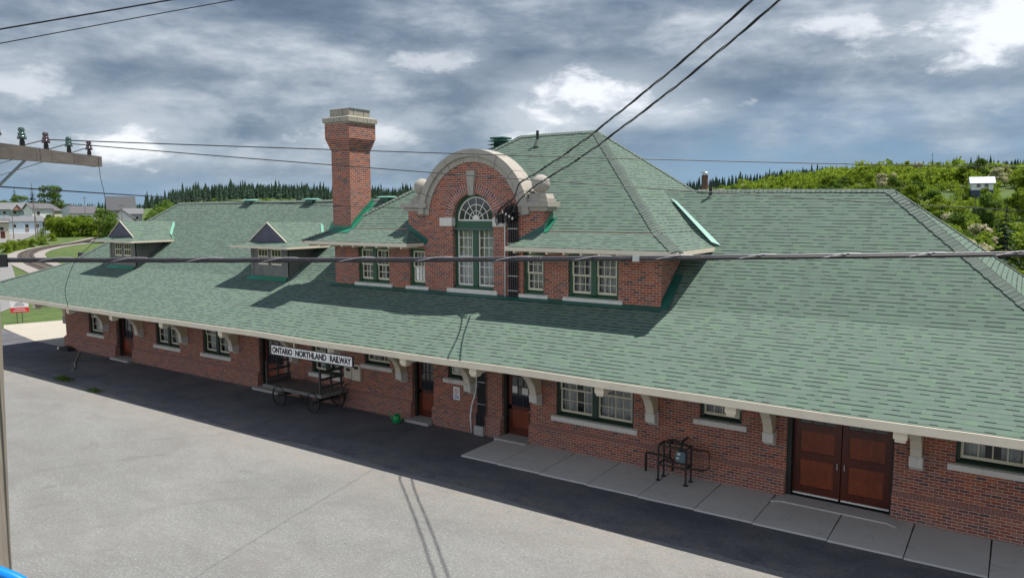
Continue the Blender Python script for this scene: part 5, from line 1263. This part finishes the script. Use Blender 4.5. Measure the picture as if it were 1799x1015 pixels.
spots = [('bl', -3.7, 80, 1.1), ('bl', -2.4, 100, .95), ('br', -5.6, 130, .72), ('b1', -4.6, 110, 1.1), ('b1', -.2, 72, .75), ('b2', -2.6, 66, .62), ('b1', -1.3, 62, .55), ('m1', -4.9, 92, .8), ('c2', -.2, 84, .75), ('m1', -8.2, 190, 1.0), ('b1', -8.0, 165, 1.15), ('b2', -9.3, 230, 1.0), ('bl', -10.2, 130, 1.05), ('b1', .8, 95, 1.2), ('m1', 1.6, 130, 1.2)]
for i in range(232):
    az_ = rg.uniform(-23.5, 3.0); d_ = 100+rg.random()**.8*230
    if az_ > -5 and rg.random() < .3: d_ = rg.uniform(90, 170)
    k = rg.choices(['b1', 'b2', 'm1', 'bl', 'c2', 'c1'], [.34, .24, .14, .13, .09, .06])[0]
    spots.append((k, az_, d_, rg.uniform(.62, 1.1)))
side = lambda a_: 'above the right ridge' if a_ < -7.5 else 'beyond the right hip of the roof'
seen = {}
for i, (k, az_, d_, s_) in enumerate(spots):
    if -4.0 < az_ < -1.3 and 120 < d_ < 250:
        q_ = pol(az_, d_); H_ = {'b1': 8.0, 'b2': 7.5, 'm1': 9.0, 'bl': 6.8, 'br': 9.5, 'c1': 11, 'c2': 9.5}[k]; s_ = min(s_, max(.28, (8+.0235*d_-q_.z+.3)/H_))
    q_ = pol(az_, d_); H_ = {'b1': 8.0, 'b2': 7.5, 'm1': 9.0, 'bl': 6.8, 'br': 9.5, 'c1': 11, 'c2': 9.5}[k]
    if i > 14 and az_ < -7: s_ = min(s_, max(.3, (8+(.031 if az_ < -12 else .041)*d_-q_.z+.3)/H_))
    band = 'near' if d_ < 130 else 'middle distance' if d_ < 230 else 'far'
    size = 'small' if s_ < .78 else 'large' if s_ > .98 else 'mid-sized'
    lab = f'{size} {KIND[k]} {side(az_)}, {band} row'; seen[lab] = seen.get(lab, 0)+1
    clone(protos[k], pol(az_, d_, -.3), lab, 'trees '+lab if True else GH, rg.uniform(0, 6.28), (s_*rg.uniform(.9, 1.15), s_*rg.uniform(.9, 1.15), s_))
# left side trees and trackside bushes
GLt = 'trees around the houses on the left'
L1 = make_tree(11, 12.6, 5.4, 4200, .50, 'leafmid', 'broad green tree behind the grey house at the far left', pol(-66.2, 330, 1.0), 16, .10, GLt)
clone(L1, pol(-65.6, 338, 2.0), 'green tree touching the right side of the broad one behind the grey house', GLt, 2.0, (.95, 1.0, .92))
clone(L1, pol(-68.6, 322, -1), 'low green tree at the extreme left edge above the blue house', GLt, 1.0, (1.0, 1.0, .75))
clone(L1, pol(-67.7, 330, -.6), 'low green tree second from the left edge above the blue house', GLt, 4.0, (1.1, 1.1, .85))
L2 = make_tree(12, 9.0, 4.4, 5200, .42, 'leafmid', 'drooping round tree standing alone between the houses left of the first dormer', pol(-62.85, 215, -.3), 15, .04, GLt)
L3 = make_tree(13, 7.5, 4.2, 4600, .42, 'leafmid', 'wide green tree behind the left end of the station ridge', pol(-60.1, 190), 15, .05, GLt)
clone(L3, pol(-59.2, 205, -.5), 'green tree right of the wide one at the left end of the ridge', GLt, 1.2, (.9, .9, .9)); clone(L3, pol(-61.0, 150, -1.2), 'low bright bush at the foot of the wide tree by the first dormer', GLt, 3.2, (.62, .62, .5))
clone(L3, pol(-66.1, 262, -.6), 'dark bushy tree beside the cream gable house', GLt, 3.0, (.62, .62, .72)); clone(L3, pol(-64.9, 275, -1), 'small bush in front of the white gabled house', GLt, 5.0, (.5, .5, .4))
conifer(14, 12, 2.6, 'dark spruce left of the broad tree behind the grey house', pol(-67.0, 325, 2.5), group=GLt); conifer(15, 9, 2.2, 'small dark spruce top over the far left trees', pol(-67.95, 350, 4.0), group=GLt)
SH = make_tree(16, 5.6, 3.9, 3600, .40, 'leafbright', 'trackside bush nearest the signal box', pol(-65.9, 243, -.4), 10, .0, 'bright bushes along the track', .05)
for j, (a_, d_, s_, l_) in enumerate([(-65.4, 240, 1.0, 'second trackside bush from the signal box'), (-64.9, 243, 1.05, 'third trackside bush from the signal box'), (-64.4, 240, 1.0, 'fourth trackside bush from the signal box'), (-63.9, 243, .95, 'fifth trackside bush from the signal box'), (-63.4, 240, 1.0, 'sixth trackside bush from the signal box'),
        (-62.95, 236, .85, 'trackside bush under the round lone tree'), (-62.5, 232, .9, 'trackside bush just left of the first dormer peak'), (-62.0, 230, .9, 'trackside bush behind the first dormer peak'), (-66.1, 226, .42, 'low bush between the signal box and the track'), (-66.6, 210, .42, 'low bush on the verge above the bend'), (-67.2, 200, .40, 'low bush on the verge left of the bend'), (-67.8, 192, .42, 'low bush beside the town road'), (-68.3, 184, .45, 'second lowest bush at the left edge'), (-68.6, 176, .42, 'lowest bush at the left edge by the pole')]):
    clone(SH, pol(a_, d_, -.3), l_, 'bright bushes along the track', j*1.3, (s_, s_, s_))
for a_, d_, s_, k, l_ in ((-57.3, 215, 1.0, 'b1', 'bright tree over the left ridge near the first ridge vent'), (-56.0, 225, .9, 'b2', 'wide bright tree over the left ridge'), (-54.6, 230, .8, 'br', 'brownish tree over the left ridge before the first vent'), (-45.2, 215, 1.15, 'b1', 'bright tree right of the chimney behind the ridge'), (-44.0, 230, 1.0, 'b1', 'bright tree over the third ridge vent'), (-42.9, 240, 1.0, 'b2', 'wide bright tree left of the stone shoulder'), (-58.4, 240, .8, 'b1', 'bright tree at the start of the dark hill')):
    clone(protos[k], pol(a_, d_, -.5), l_, 'trees over the left ridge', a_, (s_, s_, s_))

for a_, d_, s_, l_ in ((-66.7, 268, .35, 'small shrub between the brick and white house and the road'), (-65.5, 285, .5, 'shrub right of the cream gable house'), (-64.4, 290, .55, 'shrub before the large-roofed white house'), (-63.9, 300, .45, 'small shrub at the corner of the large-roofed white house'), (-62.3, 285, .5, 'shrub at the foot of the hall'), (-61.5, 240, .6, 'shrub below the grey shed')):
    clone(L3, pol(a_, d_, -.4), l_, 'garden shrubs in the town', a_*3, (s_, s_, s_*.8))
# distant woods that read as one mass
def wood(name, label, a0, a1, d0, d1, n, h0, h1, m, seed, leafy=False):
    g = np.random.default_rng(seed); V = []; F = []
    for i in range(n):
        a = R(g.uniform(a0, a1)); d_ = g.uniform(d0, d1); x, y = d_*math.sin(a), d_*math.cos(a); z = float(height(x, y))-.5; h = g.uniform(h0, h1)*(1.25 if g.random() < .12 else 1)
        if not leafy:
            r = h*g.uniform(.13, .2); ph = g.uniform(0, 6)
            for L_ in range(6):
                zb = z+h*(.08+.145*L_); zt = zb+h*.27; rr_ = r*(1.05-.16*L_)*g.uniform(.8, 1.15); k = 6; b = len(V)
                V += [(x+rr_*g.uniform(.65, 1.15)*math.cos(ph+2*math.pi*j/k), y+rr_*g.uniform(.65, 1.15)*math.sin(ph+2*math.pi*j/k), zb-g.uniform(0, .06)*h) for j in range(k)]+[(x+g.uniform(-.1, .1), y, min(zt, z+h))]
                F += [(b+j, b+(j+1) % k, b+k) for j in range(k)]
        else:
            r = h*.42
            for j in range(130):
                q = g.normal(size=3); q /= np.linalg.norm(q); c = np.array([x, y, z+h*.62])+q*np.array([r, r, h*.42])*g.uniform(.6, 1.05); t = g.normal(size=3)*h*.048; u_ = g.normal(size=3)*h*.048; b = len(V)
                V += [tuple(c-t), tuple(c+u_), tuple(c+t), tuple(c-u_)]; F.append((b, b+1, b+2, b+3))
    me = bpy.data.meshes.new(name); me.from_pydata(V, [], F); me.materials.append(M[m]); o = bpy.data.objects.new(name, me); sc.collection.objects.link(o)
    return tag(o, label, 'woodland', kind='stuff')
wood('distant_conifer_wood', 'dark conifer wood on the far hill left of the gable', -60.5, -41, 470, 640, 1400, 6, 10.5, 'needlefar', 1)
wood('distant_conifer_wood', 'dark conifer wood behind the tower roof', -41, -24, 440, 620, 700, 6, 10, 'needlefar', 6)
wood('distant_conifer_wood', 'dark conifer wood along the hill crest on the right', -24, 8, 400, 620, 1500, 5.5, 10, 'needlefar', 2)
wood('distant_leafy_wood', 'bright leafy wood filling the slope below the right hill crest', -12, 4, 250, 400, 420, 4.5, 7, 'leafbright', 3, True)
wood('distant_leafy_wood', 'bright leafy wood low behind the right ridge', -24, -12, 240, 320, 240, 4, 6, 'leafbright', 8, True)
wood('hillside_undergrowth', 'dense green undergrowth between the trees on the right slope', -24, 8, 75, 250, 1200, 1.8, 4.0, 'leafbright', 9, True)
wood('distant_leafy_wood', 'green leafy wood at the foot of the left hill', -60, -24, 270, 350, 300, 4, 6, 'leafmid', 4, True)
wood('distant_treeline', 'thin line of distant trees behind the houses on the left', -72, -60, 800, 1100, 500, 4, 7, 'needlefar', 5)

# ------------------------------------------------------------------ houses
def hmat(c, r=.8):
    def f(N, b):
        z_ = N.sep(posn(N))[2]; n = N.noise(posn(N), .8, 4, .6)
        c_ = N.mix(N.mr(n, .4, .7, 0, .35), (*c, 1), (*[v*.75 for v in c], 1)); c_ = N.mix(N.m('MULTIPLY', N.m('GREATER_THAN', N.m('FRACT', N.m('MULTIPLY', z_, 4.5)), .86), .3), c_, (*[v*.5 for v in c], 1))
        N.put(b.inputs['Base Color'], c_)
    return mat('siding', f, rough=r)
rgrey, rdark, rbrown = hmat((.16, .165, .175)), hmat((.075, .08, .09)), hmat((.115, .112, .12))
def house(az_, d_, w_, dp, hw, hr, wallc, roofc, rot, label, lower=None, wins=((-.3, .55), (.25, .55)), gablec=None, dz=0, extra=None, chimney=False, roof='gable'):
    loc = pol(az_, d_, dz); Hs = empty('house', loc, label, 'house', 'houses of the town on the left' if az_ < -40 else None)
    a = R(-az_+rot); Mx = Matrix.Rotation(a, 4, 'Z')      # local -y faces the viewer, x to the right
    def put(mb, nm, m, par):
        mb.v = [tuple((Mx @ Vector(v))+loc) for v in mb.v]; return mb.build(nm, m, par)
    b = MB(); b.box(-w_/2, w_/2, -dp/2, dp/2, -1.5, hw); wl = put(b, 'wall', wallc, Hs)
    if lower: b = MB(); b.box(-w_/2-.03, w_/2+.03, -dp/2-.03, dp/2+.03, -1.5, hw*.48); put(b, 'lower_wall', lower, Hs)
    e = .45; b = MB()
    if roof == 'gable':
        P = [(-dp/2-e, hw-.15), (0, hw+hr), (dp/2+e, hw-.15), (dp/2+e-.12, hw-.28), (0, hw+hr-.18), (-dp/2-e+.12, hw-.28)]
        b.prism(P, 'x', -w_/2-e, w_/2+e); rf = put(b, 'roof', roofc, Hs)
        g = MB(); g.prism([(-dp/2, hw), (dp/2, hw), (0, hw+hr-.18)], 'x', -w_/2+.01, w_/2-.01); put(g, 'gable', gablec or wallc, Hs)
    else:
        X, Y = w_/2+e, dp/2+e; rl = max(.1, w_/2-dp/2)
        b.add([(-X, -Y, hw), (X, -Y, hw), (X, Y, hw), (-X, Y, hw), (-rl, 0, hw+hr), (rl, 0, hw+hr)], [(0, 1, 5, 4), (1, 2, 5), (2, 3, 4, 5), (3, 0, 4), (3, 2, 1, 0)]); rf = put(b, 'roof', roofc, Hs)
    if chimney: c_ = MB(); c_.box(w_*.2, w_*.2+.5, -.2, .35, hw, hw+hr+.5); put(c_, 'chimney', 'brick', rf)
    for fx, fz in wins:
        g = MB(); x = fx*w_; z_ = fz*hw; g.box(x-.55, x+.55, -dp/2-.09, -dp/2-.02, z_-.55, z_+.55); fr_ = put(g, 'window', 'white', Hs)
        g = MB(); g.box(x-.42, x+.42, -dp/2-.11, -dp/2-.095, z_-.43, z_+.43); put(g, 'pane', 'darkglass', fr_)
    for fz in (.55,):
        g = MB(); z_ = fz*hw; g.box(w_/2+.02, w_/2+.08, -.5, .5, z_-.5, z_+.5); fr_ = put(g, 'window', 'white', Hs); g = MB(); g.box(w_/2+.085, w_/2+.10, -.38, .38, z_-.38, z_+.38); put(g, 'pane', 'darkglass', fr_)
    g = MB(); x = .05*w_; g.box(x-.45, x+.45, -dp/2-.08, -dp/2-.035, 0, 2.05); put(g, 'door', 'door', Hs)
    if extra: extra(Hs, put)
    return Hs
wh, lb, gy, pk, cr, br_ = hmat((.72, .73, .74)), hmat((.44, .53, .60)), hmat((.36, .38, .40)), hmat((.42, .22, .19)), hmat((.56, .52, .40)), hmat((.26, .11, .085))
def pinkgable(Hs, put):
    g = MB(); g.prism([(-1.5, 5.0), (1.5, 5.0), (0, 6.9)], 'y', -5.2, -3.5); o = put(g, 'front_gable', pk, Hs)
    g = MB(); g.beam((-1.75, -5.25, 4.85), (0, -5.25, 7.05), .3, .14); g.beam((1.75, -5.25, 4.85), (0, -5.25, 7.05), .3, .14); put(g, 'gable_trim', wh, o)
house(-68.0, 300, 10.5, 7, 5.4, 2.1, lb, rgrey, 8, 'long pale blue two-storey house with pink front gable at far left', wins=((-.32, .78), (-.05, .78), (.3, .78), (-.2, .3)), extra=pinkgable)
def porch(Hs, put):
    g = MB(); g.box(-4.2, 4.6, -6.6, -3.6, -.6, .0)
    for x in np.arange(-4.2, 4.7, .3): g.box(x-.04, x+.04, -6.62, -6.56, .0, .95)
    g.box(-4.2, 4.6, -6.63, -6.55, .92, 1.0); put(g, 'porch', wh, Hs)
house(-67.55, 262, 8.6, 6, 3.3, 1.3, lb, rgrey, 4, 'low pale blue house with white fenced porch in front of the long blue house', wins=((-.3, .55), (.05, .55), (.35, .55)), extra=porch)
house(-66.75, 280, 5.6, 6.5, 5.9, 1.6, wh, rbrown, 20, 'narrow house with brick lower storey and white upper storey', lower=br_, wins=((-.2, .75), (.22, .28)))
house(-66.25, 292, 4.4, 7, 4.6, 2.2, cr, rbrown, 62, 'cream house with a steep brown-trimmed gable end', wins=((0, .5),))
house(-66.3, 345, 11, 8, 5.2, 2.2, gy, rgrey, 10, 'wide grey house with white gable end on the hill', gablec=wh, wins=((-.3, .6), (0, .6), (.28, .6)), chimney=True)
house(-67.7, 352, 7, 7, 4.4, 2.1, gy, rgrey, 0, 'grey hip-roofed house peeping over the blue house', roof='hip')
house(-64.95, 330, 4.4, 6.5, 4.4, 2.3, wh, rdark, 78, 'small white gabled house with dark roof right of the grey house', wins=((0, .6),))
house(-64.2, 322, 7.5, 7, 3.1, 2.6, wh, rbrown, -6, 'white house with large brown-grey roof left of the lone tree', wins=((-.3, .5), (.3, .5)))
house(-62.0, 330, 9.5, 9, 4.0, 5.4, gy, rdark, 5, 'hall with a very large dark grey roof behind the lone tree', wins=((-.3, .4), (.3, .4)))
house(-61.95, 262, 3.4, 6.5, 3.4, 2.8, wh, rdark, 82, 'narrow white gable-fronted house just above the first dormer', wins=((0, .5),))
house(-61.25, 280, 5.2, 6, 3.6, 1.7, gy, rgrey, 0, 'grey shed with pale roof right of the narrow white house', wins=((.2, .6),))
house(-68.75, 240, 3.2, 6, 4.5, .8, cr, rbrown, 0, 'tan flat building cut by the left edge of the view', wins=((0, .6),))
hh = house(-2.55, 222, 4.6, 4.6, 3.5, 1.5, wh, hmat((.60, .64, .70)), 6, 'small white house with two dark windows among the trees on the right hill', wins=((-.18, .8), (.18, .8)), lower=hmat((.05, .07, .12)), dz=1.6)
hh['category'] = 'house'
mb = MB(); c = pol(-.95, 92); Sx = empty('shed', c, 'tiny white tank behind the trees low at the right edge', 'tank')
mb.cyl(c, c+Vector((0, 0, 3.3)), .6, .6, 16); mb.build('tank_body', wh, Sx); mb = MB(); mb.cyl(c+Vector((0, 0, 3.3)), c+Vector((0, 0, 3.5)), .66, .3, 16); mb.build('tank_lid', 'steel', Sx)
Sx.name = 'storage_tank'; OFF[Sx.name] = Vector(c)
# parked dark blue van with white roof
c = pol(-63.4, 266, .1); VN = empty('parked_van', c, 'dark blue van with white roof parked left of the lone tree', 'van'); a = R(63.3+12); Mx = Matrix.Rotation(a, 4, 'Z')
def vput(mb, nm, m, par): mb.v = [tuple((Mx @ Vector(v))+c) for v in mb.v]; return mb.build(nm, m, par)
mb = MB(); mb.prism([(-2.9, .35), (3.0, .35), (3.0, 1.15), (2.2, 1.3), (1.7, 1.75), (-2.9, 1.75)], 'y', -1, 1); vput(mb, 'body', flat((.02, .035, .09), .3), VN)
mb = MB(); mb.prism([(-2.9, 1.752), (1.68, 1.752), (1.3, 2.1), (-2.8, 2.1)], 'y', -.96, .96); vput(mb, 'roof', wh, VN)
mb = MB(); mb.box(-2.4, 1.2, -1.02, -1.001, 1.3, 1.7); vput(mb, 'side_window', 'darkglass', VN)
for x in (-1.9, 1.9):
    for y in (-.95, .95): mb = MB(); mb.cyl((x, y-.1, .35), (x, y+.1, .35), .35, .35, 16); vput(mb, 'wheel', 'black', VN)
# town poles and the signal box
def tpole(az_, d_, h, lean, label, arms=True):
    c = pol(az_, d_); T = empty('street_pole', c, label, 'pole', 'wooden poles in the town'); s_ = Vector((math.cos(R(-az_)), math.sin(R(-az_)), 0))
    mb = MB(); mb.cyl(c, c+s_*lean+Vector((0, 0, h)), .14, .09, 8); mb.build('pole_shaft', 'polewood', T)
    if arms:
        t = c+s_*lean*.93+Vector((0, 0, h*.93)); mb = MB(); mb.beam(t-s_*.9, t+s_*.9, .1, .1); mb.build('crossarm', 'armwood', T)
tpole(-66.95, 215, 9.5, 0, 'upright bare pole in front of the brick and white house'); tpole(-66.78, 225, 10.5, -.9, 'leaning pole beside the upright one'); tpole(-68.15, 235, 7, 0, 'short pole at the corner of the tan building', False); tpole(-61.95, 250, 8.6, 0, 'pole above the first dormer carrying a small white box', True); tpole(-64.1, 300, 9, 0, 'thin pole between the white houses')
tpole(-58.35, 230, 9.5, .2, 'thin grey pole at the left end of the roof ridge', False)
c = pol(-66.33, 236); SB = empty('signal_box', c, 'small grey railway equipment cabinet with a dark signal head', 'signal box')
mb = MB(); mb.box(c.x-.6, c.x+.6, c.y-.5, c.y+.5, c.z, c.z+2.0); mb.build('cabinet', hmat((.40, .43, .46)), SB); mb = MB(); mb.cyl(c+Vector((.3, -.8, 0)), c+Vector((.3, -.8, 4.6)), .06, .06, 8); mb.build('mast', 'steel', SB); mb = MB(); mb.box(c.x+.05, c.x+.55, c.y-1.0, c.y-.7, c.z+3.3, c.z+4.3); mb.build('signal_head', 'black', SB)
for k_ in range(1):
    for (az_, d_, l_) in ((-65.2, 112, 'dark relay case beside the curve of the track'), (-64.4, 150, 'dark low sleepers stacked in the grass inside the curve')):
        c = pol(az_, d_); mb = MB(); mb.prism([(c.x-.9, 0), (c.x+.9, 0), (c.x+.8, .75), (c.x-.85, .9)], 'y', c.y-.4, c.y+.5); mb.v = [(v[0], v[1], v[2]+c.z) for v in mb.v]; tag(mb.build('lineside_box', 'dkwood'), l_, 'lineside box')
